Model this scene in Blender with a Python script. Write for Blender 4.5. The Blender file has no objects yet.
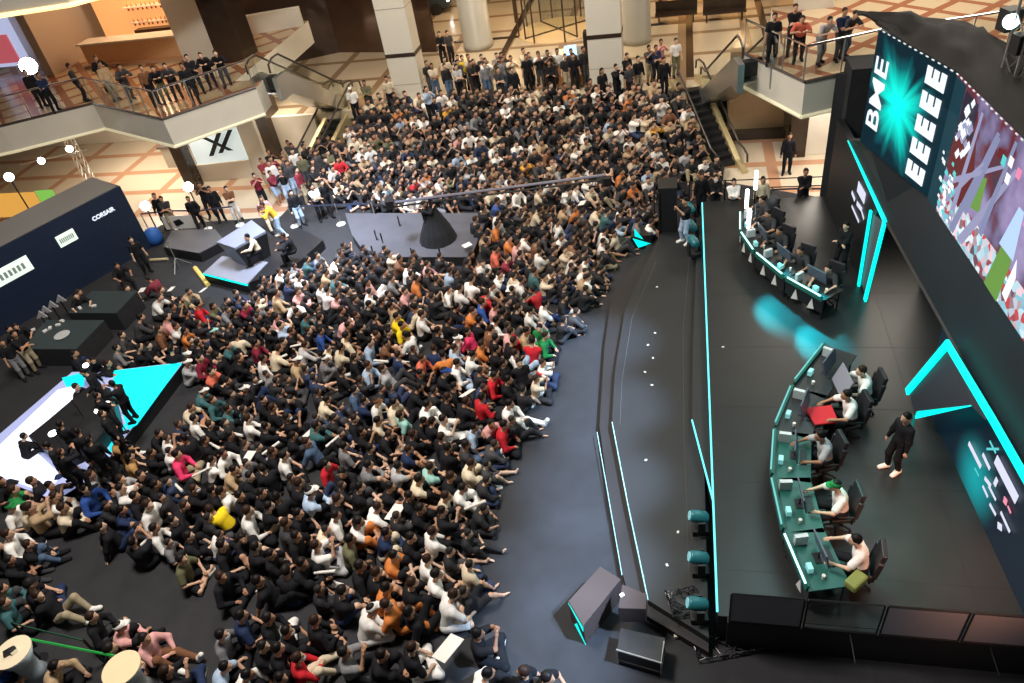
import bpy, math, random
import numpy as np
from mathutils import Vector, Matrix
R = math.radians
scene = bpy.context.scene
COL = scene.collection

# ------------------------------------------------------------------ camera
F_PX = 740.0; TH = R(38.7); RO = math.atan2(163, 909); CAM_H = 15.0
cam_data = bpy.data.cameras.new('camera')
cam_data.sensor_width = 36.0
cam_data.lens = F_PX / 1024.0 * 36.0
cam_data.clip_end = 300
cam = bpy.data.objects.new('camera', cam_data)
COL.objects.link(cam)
cam.location = (0, 0, CAM_H)
cam.rotation_euler = (Matrix.Rotation(R(90) - TH, 4, 'X') @ Matrix.Rotation(-RO, 4, 'Z')).to_euler()
scene.camera = cam

# ------------------------------------------------------------------ world, exposure
scene.view_settings.view_transform = 'Standard'
scene.view_settings.look = 'None'
scene.view_settings.gamma = 1.0
scene.view_settings.use_curve_mapping = False
scene.view_settings.exposure = 0.35
w = bpy.data.worlds.new('atrium_air'); scene.world = w
w.use_nodes = True
w.node_tree.nodes['Background'].inputs[0].default_value = (0.9, 0.85, 0.8, 1)
w.node_tree.nodes['Background'].inputs[1].default_value = 0.045

# mall frame: V runs along the stage edge away from the camera, U across it
SA, CA = math.sin(R(16.5)), math.cos(R(16.5))
def W(u, v, z=0.0):
    return Vector((u * CA + v * SA, -u * SA + v * CA, z))
ROTZ = R(-16.5)

def area_light(name, loc, size, power, color=(1, 1, 1), target=None, size_y=None, spread=180):
    d = bpy.data.lights.new(name, 'AREA'); d.energy = power; d.color = color; d.size = size
    d.spread = R(spread)
    if size_y: d.shape = 'RECTANGLE'; d.size_y = size_y
    o = bpy.data.objects.new(name, d); COL.objects.link(o); o.location = loc
    t = Vector(target) if target else Vector((loc[0], loc[1], -10))
    o.rotation_euler = (t - Vector(loc)).to_track_quat('-Z', 'Y').to_euler()
    return o
def spot_light(name, loc, target, power, color=(1, 1, 1), angle=40, blend=.6, radius=.1):
    d = bpy.data.lights.new(name, 'SPOT'); d.energy = power; d.color = color
    d.spot_size = R(angle); d.spot_blend = blend; d.shadow_soft_size = radius
    o = bpy.data.objects.new(name, d); COL.objects.link(o); o.location = loc
    o.rotation_euler = (Vector(target) - Vector(loc)).to_track_quat('-Z', 'Y').to_euler()
    return o
def point_light(name, loc, power, color=(1, 1, 1), radius=.1):
    d = bpy.data.lights.new(name, 'POINT'); d.energy = power; d.color = color; d.shadow_soft_size = radius
    o = bpy.data.objects.new(name, d); COL.objects.link(o); o.location = loc
    return o

# atrium ceiling lamps over the seated crowd, warm lamps over the entrance level
area_light('atrium_light', (-6, 13, 21), 4, 3900, (1, .93, .86), target=(-5, 15, 0), size_y=4)
area_light('atrium_light_far', W(-9, 27, 20), 5, 1900, (1, .88, .74), target=W(-8, 31, 0), size_y=5)
area_light('entrance_light', W(-8, 41, 12), 14, 850, (1, .78, .52), target=W(-8, 40, 2), size_y=6)
area_light('gallery_light_left', W(-26, 31, 13), 8, 1200, (1, .88, .74), target=W(-25, 29, 4), size_y=4)
area_light('gallery_light_right', W(9, 33, 14), 9, 1350, (1, .88, .74), target=W(8, 32, 4), size_y=6)
for (lu, lv, lp) in ((-24, 27, 260), (-28, 29, 200), (-20, 30, 130)):
    area_light('downlight_under_gallery', W(lu, lv + 3, 3.6), 2.5, lp, (1, .86, .7))
area_light('downlight_under_gallery', W(5.6, 28.2, 3.5), 2, 170, (1, .9, .78))
# pale blue wash on the floor along the stage front (house truss light)
for k, v in enumerate((7.5, 9.8, 12.2, 14.8, 17.6)):
    spot_light('stage_wash', W(4.5, v - 1, 11.5), W(-2.2 - .12 * (k - 2) ** 2, v, 0), 23000, (.50, .70, 1), angle=17, blend=1, radius=.25)
area_light('caster_light', W(-13.5, 22.5, 11), 2.5, 650, (.72, .82, 1), target=W(-14, 24, 0), spread=70)
# dim light over the stage floor
area_light('stage_top_light', W(4, 15, 8.0), 3, 260, (.6, .95, .93), target=W(3.5, 14, 0), size_y=8)
spot_light('players_light', W(1.5, 5, 11), W(4.6, 9.5, 1), 900, (1, .93, .9), angle=26, blend=.8, radius=.3)
spot_light('warm_stage_patch', W(6, 6, 8), W(5.0, 10.4, .9), 4200, (1, .40, .2), angle=34, blend=1, radius=.3)
spot_light('cyan_pool_far', W(2, 21, 4), W(3.0, 18.3, .9), 2600, (0, .85, 1), angle=26, blend=.9)
spot_light('cyan_pool_far_b', W(3, 20, 4), W(3.9, 16.9, .9), 3800, (0, .85, 1), angle=22, blend=.9)
spot_light('cyan_desk_light', W(2.5, 12, 6), W(3.9, 10.6, 1.7), 420, (0, 1, .75), angle=34, blend=.9)

# ------------------------------------------------------------------ pixel ray helpers (all points end on real surfaces)
def ray(x, y):
    dx, dy = x - 512, y - 341.5
    c, s = math.cos(RO), math.sin(RO)
    u = dx * c - dy * s; v = dx * s + dy * c
    return (u, F_PX * math.cos(TH) - v * math.sin(TH), -F_PX * math.sin(TH) - v * math.cos(TH))
def P(x, y, z=0.0):
    r = ray(x, y); t = (z - CAM_H) / r[2]
    return Vector((r[0] * t, r[1] * t, z))
def PV(x, y, a, b):
    r = ray(x, y); nx, ny = -(b[1] - a[1]), (b[0] - a[0])
    t = (a[0] * nx + a[1] * ny) / (r[0] * nx + r[1] * ny)
    return Vector((r[0] * t, r[1] * t, CAM_H + r[2] * t))

# ------------------------------------------------------------------ materials
MATS = {}
def mat(name, color=(.5, .5, .5), rough=.6, metal=0.0, emit=None, es=1.0, noise=0.0, nscale=8.0, bump=0.0, alpha=None):
    if name in MATS: return MATS[name]
    m = bpy.data.materials.new(name); m.use_nodes = True
    nt = m.node_tree; b = nt.nodes['Principled BSDF']
    b.inputs['Base Color'].default_value = (*color, 1)
    b.inputs['Roughness'].default_value = rough
    b.inputs['Metallic'].default_value = metal
    if emit:
        b.inputs['Emission Color'].default_value = (*emit, 1)
        b.inputs['Emission Strength'].default_value = es
    if alpha is not None: b.inputs['Alpha'].default_value = alpha
    if noise or bump:
        tc = nt.nodes.new('ShaderNodeTexCoord'); n = nt.nodes.new('ShaderNodeTexNoise')
        n.inputs['Scale'].default_value = nscale; n.inputs['Detail'].default_value = 4
        nt.links.new(tc.outputs['Object'], n.inputs['Vector'])
        if noise:
            mx = nt.nodes.new('ShaderNodeMix'); mx.data_type = 'RGBA'
            mx.inputs[6].default_value = (*[c * (1 - noise) for c in color], 1)
            mx.inputs[7].default_value = (*[min(1, c * (1 + noise)) for c in color], 1)
            nt.links.new(n.outputs['Fac'], mx.inputs[0]); nt.links.new(mx.outputs[2], b.inputs['Base Color'])
        if bump:
            bp = nt.nodes.new('ShaderNodeBump'); bp.inputs['Strength'].default_value = bump
            nt.links.new(n.outputs['Fac'], bp.inputs['Height']); nt.links.new(bp.outputs[0], b.inputs['Normal'])
    if name.startswith(('screen', 'sponsor')):
        b.inputs['Base Color'].default_value = (.004, .004, .005, 1); b.inputs['Specular IOR Level'].default_value = .1
    MATS[name] = m
    return m
def objcolor_mat(name, rough=.85, nscale=14, amt=.25):
    """cloth whose colour is the object's own colour"""
    m = bpy.data.materials.new(name); m.use_nodes = True; nt = m.node_tree; b = nt.nodes['Principled BSDF']
    b.inputs['Roughness'].default_value = rough; b.inputs['Specular IOR Level'].default_value = .18
    oi = nt.nodes.new('ShaderNodeObjectInfo'); tc = nt.nodes.new('ShaderNodeTexCoord'); n = nt.nodes.new('ShaderNodeTexNoise')
    n.inputs['Scale'].default_value = nscale
    nt.links.new(tc.outputs['Object'], n.inputs['Vector'])
    mp = nt.nodes.new('ShaderNodeMapRange'); mp.inputs[3].default_value = 1 - amt; mp.inputs[4].default_value = 1 + amt
    nt.links.new(n.outputs['Fac'], mp.inputs[0])
    mul = nt.nodes.new('ShaderNodeVectorMath'); mul.operation = 'SCALE'
    nt.links.new(oi.outputs['Color'], mul.inputs[0]); nt.links.new(mp.outputs[0], mul.inputs['Scale'])
    nt.links.new(mul.outputs[0], b.inputs['Base Color'])
    bp = nt.nodes.new('ShaderNodeBump'); bp.inputs['Strength'].default_value = .3
    nt.links.new(n.outputs['Fac'], bp.inputs['Height']); nt.links.new(bp.outputs[0], b.inputs['Normal'])
    MATS[name] = m
    return m
CLOTH = objcolor_mat('cloth'); SKIN = objcolor_mat('skin', .55, 6, .08); HAIR = objcolor_mat('hair', .5, 30, .3)
EYE = mat('eye', (.01, .01, .01), .2); LIP = mat('lip', (.35, .12, .1), .5)
BLACK = mat('black_paint', (.012, .012, .014), .45, noise=.3)
BLACKCLOTH = mat('black_cloth', (.012, .013, .016), .9, noise=.4, nscale=3, bump=.2)
DARK = mat('dark_metal', (.04, .04, .045), .4, .6)
STEEL = mat('brushed_steel', (.62, .62, .6), .3, .9)
CHROME = mat('chrome', (.8, .8, .8), .12, 1.0)
WHITE = mat('white_plastic', (.75, .75, .73), .5)
CREAM = mat('cream_stone', (.74, .70, .60), .45, noise=.06, nscale=1.2)
CREAM2 = mat('cream_plaster', (.72, .66, .56), .6, noise=.05, nscale=.8)
BROWN = mat('dark_brown_stone', (.035, .022, .015), .25, noise=.5, nscale=1.5)
BRONZE = mat('bronze_cladding', (.42, .29, .17), .35, .3, noise=.12, nscale=2)
WOOD = mat('warm_wood', (.55, .27, .10), .5, noise=.2, nscale=3)
CYAN = mat('cyan_light', (0, .1, .1), .5, emit=(0, .82, .72), es=1.35)
CYANHOT = mat('cyan_led_strip', (.1, .3, .3), .5, emit=(.1, .78, .85), es=1.4)
GREENL = mat('green_belt', (.02, .3, .06), .6, emit=(.02, .4, .06), es=.35)
TEALP = mat('teal_paint', (.01, .11, .085), .5)
PAPER = mat('white_paper', (.8, .77, .72), .8)
LAMP = mat('lamp_face', (1, 1, 1), .5, emit=(1, .98, .95), es=30)
LAMPSOFT = mat('lamp_tube', (1, 1, 1), .5, emit=(.9, .97, 1), es=5)
WARMSTRIP = mat('warm_strip', (1, .8, .5), .5, emit=(1, .62, .25), es=1.6)
WARMSHELF = mat('lit_shelf', (.4, .16, .06), .5, emit=(1, .42, .14), es=.7)
def glass_mat():
    m = bpy.data.materials.new('clear_glass'); m.use_nodes = True; nt = m.node_tree; nt.nodes.clear()
    o = nt.nodes.new('ShaderNodeOutputMaterial'); t = nt.nodes.new('ShaderNodeBsdfTransparent'); g = nt.nodes.new('ShaderNodeBsdfGlossy')
    g.inputs['Roughness'].default_value = .08; mx = nt.nodes.new('ShaderNodeMixShader'); f = nt.nodes.new('ShaderNodeFresnel')
    t.inputs[0].default_value = (.92, .94, .93, 1)
    nt.nodes.remove(f); mx.inputs[0].default_value = .06
    nt.links.new(t.outputs[0], mx.inputs[1]); nt.links.new(g.outputs[0], mx.inputs[2])
    nt.links.new(mx.outputs[0], o.inputs[0]); MATS['clear_glass'] = m; return m
GLASS = glass_mat()
def tile_mat(name, c1, c2, grout, scale, rot=0.0, rough=.3, offset=0.0, bw=.5, rh=.5, mortar=.01):
    m = bpy.data.materials.new(name); m.use_nodes = True; nt = m.node_tree; b = nt.nodes['Principled BSDF']
    b.inputs['Roughness'].default_value = rough
    tc = nt.nodes.new('ShaderNodeTexCoord'); mp = nt.nodes.new('ShaderNodeMapping'); mp.inputs['Rotation'].default_value = (0, 0, rot)
    br = nt.nodes.new('ShaderNodeTexBrick'); br.offset = offset
    br.inputs['Color1'].default_value = (*c1, 1); br.inputs['Color2'].default_value = (*c2, 1); br.inputs['Mortar'].default_value = (*grout, 1)
    br.inputs['Scale'].default_value = scale; br.inputs['Mortar Size'].default_value = mortar
    br.inputs['Brick Width'].default_value = bw; br.inputs['Row Height'].default_value = rh
    nt.links.new(tc.outputs['Object'], mp.inputs[0]); nt.links.new(mp.outputs[0], br.inputs['Vector']); nt.links.new(br.outputs['Color'], b.inputs['Base Color'])
    MATS[name] = m; return m
MARBLE = tile_mat('mall_floor_tiles', (.60, .50, .36), (.55, .46, .33), (.30, .20, .12), .16, rot=R(16.5), rough=.25, bw=.5, rh=.5, mortar=.035)
MARBLE2 = tile_mat('upper_floor_tiles', (.55, .42, .27), (.5, .38, .24), (.3, .12, .06), .35, rot=R(61.5), rough=.22, mortar=.06)
PIT = tile_mat('lower_floor_tiles', (.62, .54, .42), (.57, .47, .35), (.46, .25, .15), .22, rot=R(16.5), rough=.22, mortar=.05, bw=.8, rh=.5, offset=0)
CARPET = mat('event_carpet', (.022, .022, .025), .85, noise=.35, nscale=2.2, bump=.15)
STAGE = mat('stage_deck', (.016, .018, .019), .38, noise=.3, nscale=1.3)
STAGE2 = mat('stage_runway', (.016, .018, .020), .5, noise=.25, nscale=1.6)
RISER = mat('stage_riser', (.014, .012, .013), .6)
STAIR = mat('stair_stone', (.035, .032, .03), .6, noise=.2)
GREYTOP = mat('grey_platform_top', (.075, .075, .09), .6, noise=.2, nscale=2)
PALETOP = mat('pale_platform_top', (.20, .21, .26), .5)
NAVY = mat('navy_panel', (.012, .022, .05), .4, noise=.3)

ORDS = ['first', 'second', 'third', 'fourth', 'fifth', 'sixth', 'seventh', 'eighth', 'ninth', 'tenth', 'eleventh', 'twelfth', 'thirteenth', 'fourteenth', 'fifteenth', 'sixteenth']
# ------------------------------------------------------------------ mesh building
def wloc(o):
    v = Vector((0, 0, 0))
    while o: v += o.location; o = o.parent
    return v
class MB:
    def __init__(s): s.v = []; s.f = []
    def add(s, vs, fs):
        b = len(s.v); s.v += [tuple(v) for v in vs]; s.f += [tuple(i + b for i in f) for f in fs]; return s
    def hexa(s, p):   # 8 points: bottom 4 ccw, top 4 ccw
        return s.add(p, [(3, 2, 1, 0), (4, 5, 6, 7), (0, 1, 5, 4), (1, 2, 6, 5), (2, 3, 7, 6), (3, 0, 4, 7)])
    def box(s, c, size, rz=0.0, mtx=None):
        hx, hy, hz = size[0] / 2, size[1] / 2, size[2] / 2
        pts = [(-hx, -hy, -hz), (hx, -hy, -hz), (hx, hy, -hz), (-hx, hy, -hz), (-hx, -hy, hz), (hx, -hy, hz), (hx, hy, hz), (-hx, hy, hz)]
        M = mtx if mtx is not None else Matrix.Rotation(rz, 3, 'Z')
        return s.hexa([M @ Vector(p) + Vector(c) for p in pts])
    def ubox(s, u0, u1, v0, v1, z0, z1):      # box aligned with the mall frame
        q = [W(u0, v0), W(u1, v0), W(u1, v1), W(u0, v1)]
        return s.hexa([(p.x, p.y, z0) for p in q] + [(p.x, p.y, z1) for p in q])
    def prism(s, poly, z0, z1):
        n = len(poly)
        ar = sum(poly[i][0] * poly[(i + 1) % n][1] - poly[(i + 1) % n][0] * poly[i][1] for i in range(n))
        if ar < 0: poly = poly[::-1]
        z0f = z0 if callable(z0) else (lambda p: z0); z1f = z1 if callable(z1) else (lambda p: z1)
        vs = [(p[0], p[1], z0f(p)) for p in poly] + [(p[0], p[1], z1f(p)) for p in poly]
        fs = [tuple(range(n))[::-1], tuple(range(n, 2 * n))] + [(i, (i + 1) % n, n + (i + 1) % n, n + i) for i in range(n)]
        return s.add(vs, fs)
    def slab(s, pts, th):        # 3D polygon thickened along its normal (backwards)
        pts = [Vector(p) for p in pts]; n = len(pts)
        nor = Vector((0, 0, 0))
        for i in range(n): nor += (pts[i] - pts[0]).cross(pts[(i + 1) % n] - pts[0])
        nor.normalize(); b = [p - nor * th for p in pts]
        return s.add(pts + b, [tuple(range(n)), tuple(range(n, 2 * n))[::-1]] + [(i, n + i, n + (i + 1) % n, (i + 1) % n) for i in range(n)])
    def tube(s, pts, r, n=8, cap=True):
        pts = [Vector(p) for p in pts]; rs = r if isinstance(r, (list, tuple)) else [r] * len(pts)
        rings = []; prev = None
        for i, p in enumerate(pts):
            d = (pts[min(i + 1, len(pts) - 1)] - pts[max(i - 1, 0)]).normalized()
            if prev is None:
                a = Vector((0, 0, 1)) if abs(d.z) < .9 else Vector((1, 0, 0)); x = d.cross(a).normalized()
            else: x = (prev - d * prev.dot(d)).normalized()
            prev = x; y = d.cross(x)
            rings.append([p + x * rs[i] * math.cos(2 * math.pi * k / n) + y * rs[i] * math.sin(2 * math.pi * k / n) for k in range(n)])
        b = len(s.v); s.v += [tuple(q) for rg in rings for q in rg]
        for i in range(len(pts) - 1):
            for k in range(n): s.f.append((b + i * n + k, b + i * n + (k + 1) % n, b + (i + 1) * n + (k + 1) % n, b + (i + 1) * n + k))
        if cap:
            s.f.append(tuple(b + k for k in range(n))[::-1]); s.f.append(tuple(b + (len(pts) - 1) * n + k for k in range(n)))
        return s
    def lathe(s, c, prof, n=20, axis='Z', mtx=None):     # prof: (r, h) list
        b = len(s.v)
        for (r, h) in prof:
            for k in range(n):
                a = 2 * math.pi * k / n; p = Vector((r * math.cos(a), r * math.sin(a), h))
                if mtx is not None: p = mtx @ p
                s.v.append(tuple(p + Vector(c)))
        for i in range(len(prof) - 1):
            for k in range(n): s.f.append((b + i * n + k, b + i * n + (k + 1) % n, b + (i + 1) * n + (k + 1) % n, b + (i + 1) * n + k))
        s.f.append(tuple(b + k for k in range(n))[::-1]); s.f.append(tuple(b + (len(prof) - 1) * n + k for k in range(n)))
        return s
    def build(s, name, m, parent=None, smooth=False, bevel=0.0, color=None):
        me = bpy.data.meshes.new(name); off = wloc(parent) if parent else Vector((0, 0, 0))
        me.from_pydata([(v[0] - off.x, v[1] - off.y, v[2] - off.z) for v in s.v], [], s.f)
        me.materials.append(m); me.update()
        if smooth:
            me.polygons.foreach_set('use_smooth', [True] * len(me.polygons))
        o = bpy.data.objects.new(name, me); COL.objects.link(o)
        if parent: o.parent = parent
        if color: o.color = (*color, 1)
        if bevel:
            md = o.modifiers.new('bevel', 'BEVEL'); md.width = bevel; md.segments = 2; md.limit_method = 'ANGLE'
        return o
def empty(name, loc, label=None, cat=None, group=None):
    o = bpy.data.objects.new(name, None); COL.objects.link(o); o.location = loc; o.empty_display_size = .1
    tag(o, label, cat, group); return o
def tag(o, label=None, cat=None, group=None, kind=None):
    if label: o['label'] = label
    if cat: o['category'] = cat
    if group: o['group'] = group
    if kind: o['kind'] = kind
    return o
def struct(o): o['kind'] = 'structure'; return o
def copy_tree(o, parent=None):
    c = o.copy(); COL.objects.link(c)
    if parent: c.parent = parent
    for ch in list(o.children): copy_tree(ch, c)
    return c
def text_mesh(s, size, m, name, parent, M, extrude=.004, align='CENTER', bold=0.0):
    cu = bpy.data.curves.new(name, 'FONT'); cu.body = s; cu.size = size; cu.extrude = extrude
    cu.align_x = align; cu.align_y = 'CENTER'; cu.offset = bold
    t = bpy.data.objects.new(name, cu); COL.objects.link(t)
    dg = bpy.context.evaluated_depsgraph_get(); me = bpy.data.meshes.new_from_object(t.evaluated_get(dg))
    bpy.data.objects.remove(t); me.materials.clear(); me.materials.append(m)
    off = Matrix.Translation(-wloc(parent)) if parent else Matrix.Identity(4)
    me.transform(off @ M)
    o = bpy.data.objects.new(name, me); COL.objects.link(o)
    if parent: o.parent = parent
    return o

# ================================================================== SETTING
E_Z = 2.0      # entrance level
B_Z = 5.0      # gallery level
struct(MB().prism([W(-60, -4), W(14, -4), W(14, 46), W(-60, 46)], -.2, -.012).build('floor', PIT))
struct(MB().prism([W(-34, 3), W(-10, -3.5), W(9, -3.5), W(9, 24.9), W(-1.5, 29.6), W(-17.2, 29.6), W(-17.5, 26.6), W(-23.4, 26.2), W(-25.5, 20.5), W(-34, 9)], -.01, 0).build('floor_carpet', CARPET))
struct(MB().prism([W(-23.4, 33.3), W(30, 33.3), W(30, 70), W(-23.4, 70)], 1.6, E_Z).build('floor_entrance', MARBLE))
struct(MB().ubox(-23.4, -17.9, 33.1, 33.3, 0, E_Z).build('wall_pit_left', CREAM2))
struct(MB().ubox(2.0, 14, 33.1, 33.3, 0, E_Z).build('wall_pit_right', CREAM2))
# entrance facade
fac = MB().ubox(-52, 30, 52, 52.4, E_Z, 9)
struct(fac.build('wall_far', mat('dark_facade', (.05, .03, .02), .3, noise=.4)))

# ---- stage: three levels with LED edges
ST = .9
def pz(pts, z): return [tuple(P(x, y, z))[:2] for x, y in pts]
struct_stage = empty('stage', W(2, 14, 0), 'low black stage in three steps, edged with cyan light lines, right of the crowd', 'stage')
low = [P(660, 228), P(640, 262), P(612, 300), P(605, 350), P(600, 430), P(609, 500), P(622, 575), P(632, 612)]
back_low = [W(.77, 7.4), W(.77, 24.4)]
MB().prism([p[:2] for p in low] + [W(.6, 7.9)[:2], W(.6, 24.4)[:2]], 0, .2).build('lower_step', RISER, struct_stage)
mid = [P(664, 226, .4), P(640, 277, .4), P(625, 310, .4), P(615, 370, .4), P(612, 422, .4), P(628, 505, .4), P(648, 600, .4)]
MB().prism([p[:2] for p in mid] + [W(.6, 8.1)[:2], W(.6, 24.3)[:2]], .05, .4).build('runway', STAGE2, struct_stage)
up = [P(697, 240, .62), P(696, 270, .62), P(693, 340, .62), P(692, 420, .62), P(716, 512, .62)]
MB().prism([p[:2] for p in up] + [W(.85, 11)[:2], W(.85, 24)[:2]], .05, .62).build('upper_step', STAGE2, struct_stage)
MB().prism([W(.77, 8.32), W(9.5, 8.32), W(9.5, 25.2), W(.77, 25.0)], .02, ST).build('main_deck', STAGE, struct_stage)
def strip(pts, r, m, nm, lab=None):
    o = MB().tube(pts, r, 6).build(nm, m, struct_stage)
    if lab: o['label'] = lab
strip([W(.76, 8.4, ST + .01), W(.76, 24.9, ST + .01)], .022, CYANHOT, 'edge_light', 'long straight cyan light line')
strip([P(692, 420, .63), P(716, 512, .63)], .022, CYANHOT, 'edge_light', 'short slanting cyan light line')
DIMLED = mat('dim_led_strip', (.3, .5, .5), .5, emit=(.25, .6, .7), es=.55)
strip([P(612, 422, .41), P(628, 505, .41), P(648, 600, .41)], .014, DIMLED, 'edge_light')
strip([P(597, 432, .21), P(609, 500, .21), P(622, 575, .21)], .010, DIMLED, 'edge_light')
# seams in the deck
sm = MB()
for v in (9.4, 11.8, 14.3, 16.7, 19.2, 21.6): sm.ubox(.9, 9.4, v, v + .02, ST, ST + .002)
for u in (3.2, 5.6): sm.ubox(u, u + .02, 7.6, 24.8, ST, ST + .002)
sm.build('deck_seam', BLACK, struct_stage)
sm = MB()
sm.tube([P(656, 262, .402), P(632, 318, .402), P(622, 380, .402), P(620, 425, .402)], .008, 4)
sm.tube([P(690, 250, .402), P(683, 330, .402), P(684, 430, .402), P(690, 600, .402)], .006, 4)
sm.build('runway_seam', mat('seam_grey', (.09, .09, .1), .6), struct_stage)
for k, (x, y) in enumerate([(657, 287), (648, 345), (653, 358), (645, 372), (652, 385), (646, 460), (678, 532), (667, 565), (655, 333), (723, 347)]):
    z = ST if x > 705 else .4
    p = P(x, y, z)
    tag(MB().box((p.x, p.y, z + .004), (.07, .05, .006), k * .7).build('paper_scrap', PAPER),
        'small white tape scrap, ' + ['farthest on the runway', 'topmost of the middle cluster', 'third down the middle cluster', 'fourth down the middle cluster', 'lowest of the middle cluster', 'alone halfway down the runway', 'upper one by the moving head lights', 'lower one by the moving head lights', 'second of the middle cluster, rightmost', 'alone on the main deck right of the line'][k], 'scrap', 'tape scraps on the stage runway')

# ---- LED wall, black fascia under it, cloth roof
A_, B_, C_, D_ = Vector((9.9, 17.35, 0)), Vector((9.92, 14.15, 0)), Vector((8.85, 9.2, 0)), Vector((8.05, 5.5, 0))
ZB, ZT = 5.65, 8.5
DARKSCREEN = mat('screen_dark', (.004, .012, .018), .4, emit=(.0, .03, .045), es=1)
def panel(a, b, z0, z1, th, m, name, parent):
    d = (b - a).normalized(); n = Vector((-d.y, d.x, 0))
    if n.x < 0: n = -n
    q = [a, b, b + n * th, a + n * th]
    return MB().prism([(p.x, p.y) for p in q], z0, z1).build(name, m, parent)
led = empty('led_video_wall', (9.9, 14, 0), 'huge bent video wall above the stage showing BME and a row of white letters E', 'video wall')
def star_mat():
    m = bpy.data.materials.new('screen_starburst'); m.use_nodes = True; nt = m.node_tree; b = nt.nodes['Principled BSDF']
    b.inputs['Base Color'].default_value = (.002, .004, .006, 1); b.inputs['Roughness'].default_value = .4; b.inputs['Specular IOR Level'].default_value = .1
    tc = nt.nodes.new('ShaderNodeTexCoord')
    sub = nt.nodes.new('ShaderNodeVectorMath'); sub.operation = 'SUBTRACT'; sub.inputs[1].default_value = STAR_C
    nt.links.new(tc.outputs['Object'], sub.inputs[0])
    ln = nt.nodes.new('ShaderNodeVectorMath'); ln.operation = 'LENGTH'; nt.links.new(sub.outputs[0], ln.inputs[0])
    sx = nt.nodes.new('ShaderNodeSeparateXYZ'); nt.links.new(sub.outputs[0], sx.inputs[0])
    at = nt.nodes.new('ShaderNodeMath'); at.operation = 'ARCTAN2'
    nt.links.new(sx.outputs['Z'], at.inputs[0]); nt.links.new(sx.outputs['Y'], at.inputs[1])
    nz = nt.nodes.new('ShaderNodeTexNoise'); nz.noise_dimensions = '1D'; nz.inputs['Scale'].default_value = 1.7; nz.inputs['Detail'].default_value = 2
    nt.links.new(at.outputs[0], nz.inputs['W'])
    # ray length by direction
    rl = nt.nodes.new('ShaderNodeMapRange'); rl.inputs[1].default_value = .3; rl.inputs[2].default_value = .72; rl.inputs[3].default_value = .75; rl.inputs[4].default_value = 1.9
    nt.links.new(nz.outputs['Fac'], rl.inputs[0])
    dv = nt.nodes.new('ShaderNodeMath'); dv.operation = 'DIVIDE'; nt.links.new(ln.outputs['Value'], dv.inputs[0]); nt.links.new(rl.outputs[0], dv.inputs[1])
    cr = nt.nodes.new('ShaderNodeValToRGB'); nt.links.new(dv.outputs[0], cr.inputs[0])
    e = cr.color_ramp.elements; e[0].position = .15; e[0].color = (0, .85, .72, 1); e[1].position = 1.0; e[1].color = (.0, .012, .02, 1)
    k = e.new(.45); k.color = (0, .5, .42, 1); k = e.new(.75); k.color = (0, .09, .1, 1)
    nt.links.new(cr.outputs[0], b.inputs['Emission Color']); b.inputs['Emission Strength'].default_value = 1.1
    return m
mid_ab = (A_ + B_) / 2
STAR_C = tuple(Vector((A_.x, A_.y - 1.35, ZB + 1.45)) - Vector((9.9, 14, 0)))
panel(A_, B_, ZB, ZT, .25, star_mat(), 'screen', led)['label'] = 'dark screen with a cyan starburst'
# lettering lies flat on the screen, reads upwards; letter tops to the far end
def wall_M(a, b, dist, z):     # local x -> up, local y -> towards a (far), local z -> to the audience
    d = (a - b).normalized(); n = Vector((0, 0, 1)).cross(d)
    o = b + d * dist; o = Vector((o.x, o.y, z)) + n * .02
    M = Matrix(((0, d.x, n.x, o.x), (0, d.y, n.y, o.y), (1, d.z, n.z, o.z), (0, 0, 0, 1)))
    return M
SCRW = mat('screen_white', (.8, .85, .9), .5, emit=(.78, .86, .95), es=1.0)
t = text_mesh('BME', .98, SCRW, 'lettering', led, wall_M(A_, B_, 2.74, 7.05) @ Matrix.Scale(.80, 4, (0, 1, 0)), bold=.012)
t['label'] = 'white letters BME'
for k in range(5):
    e_ = text_mesh('E', .74, SCRW, 'lettering', led, wall_M(A_, B_, .60, 5.98 + k * .545) @ Matrix.Scale(1.2, 4, (0, 1, 0)), bold=.048)
    e_['label'] = 'white block letter E'
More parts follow.
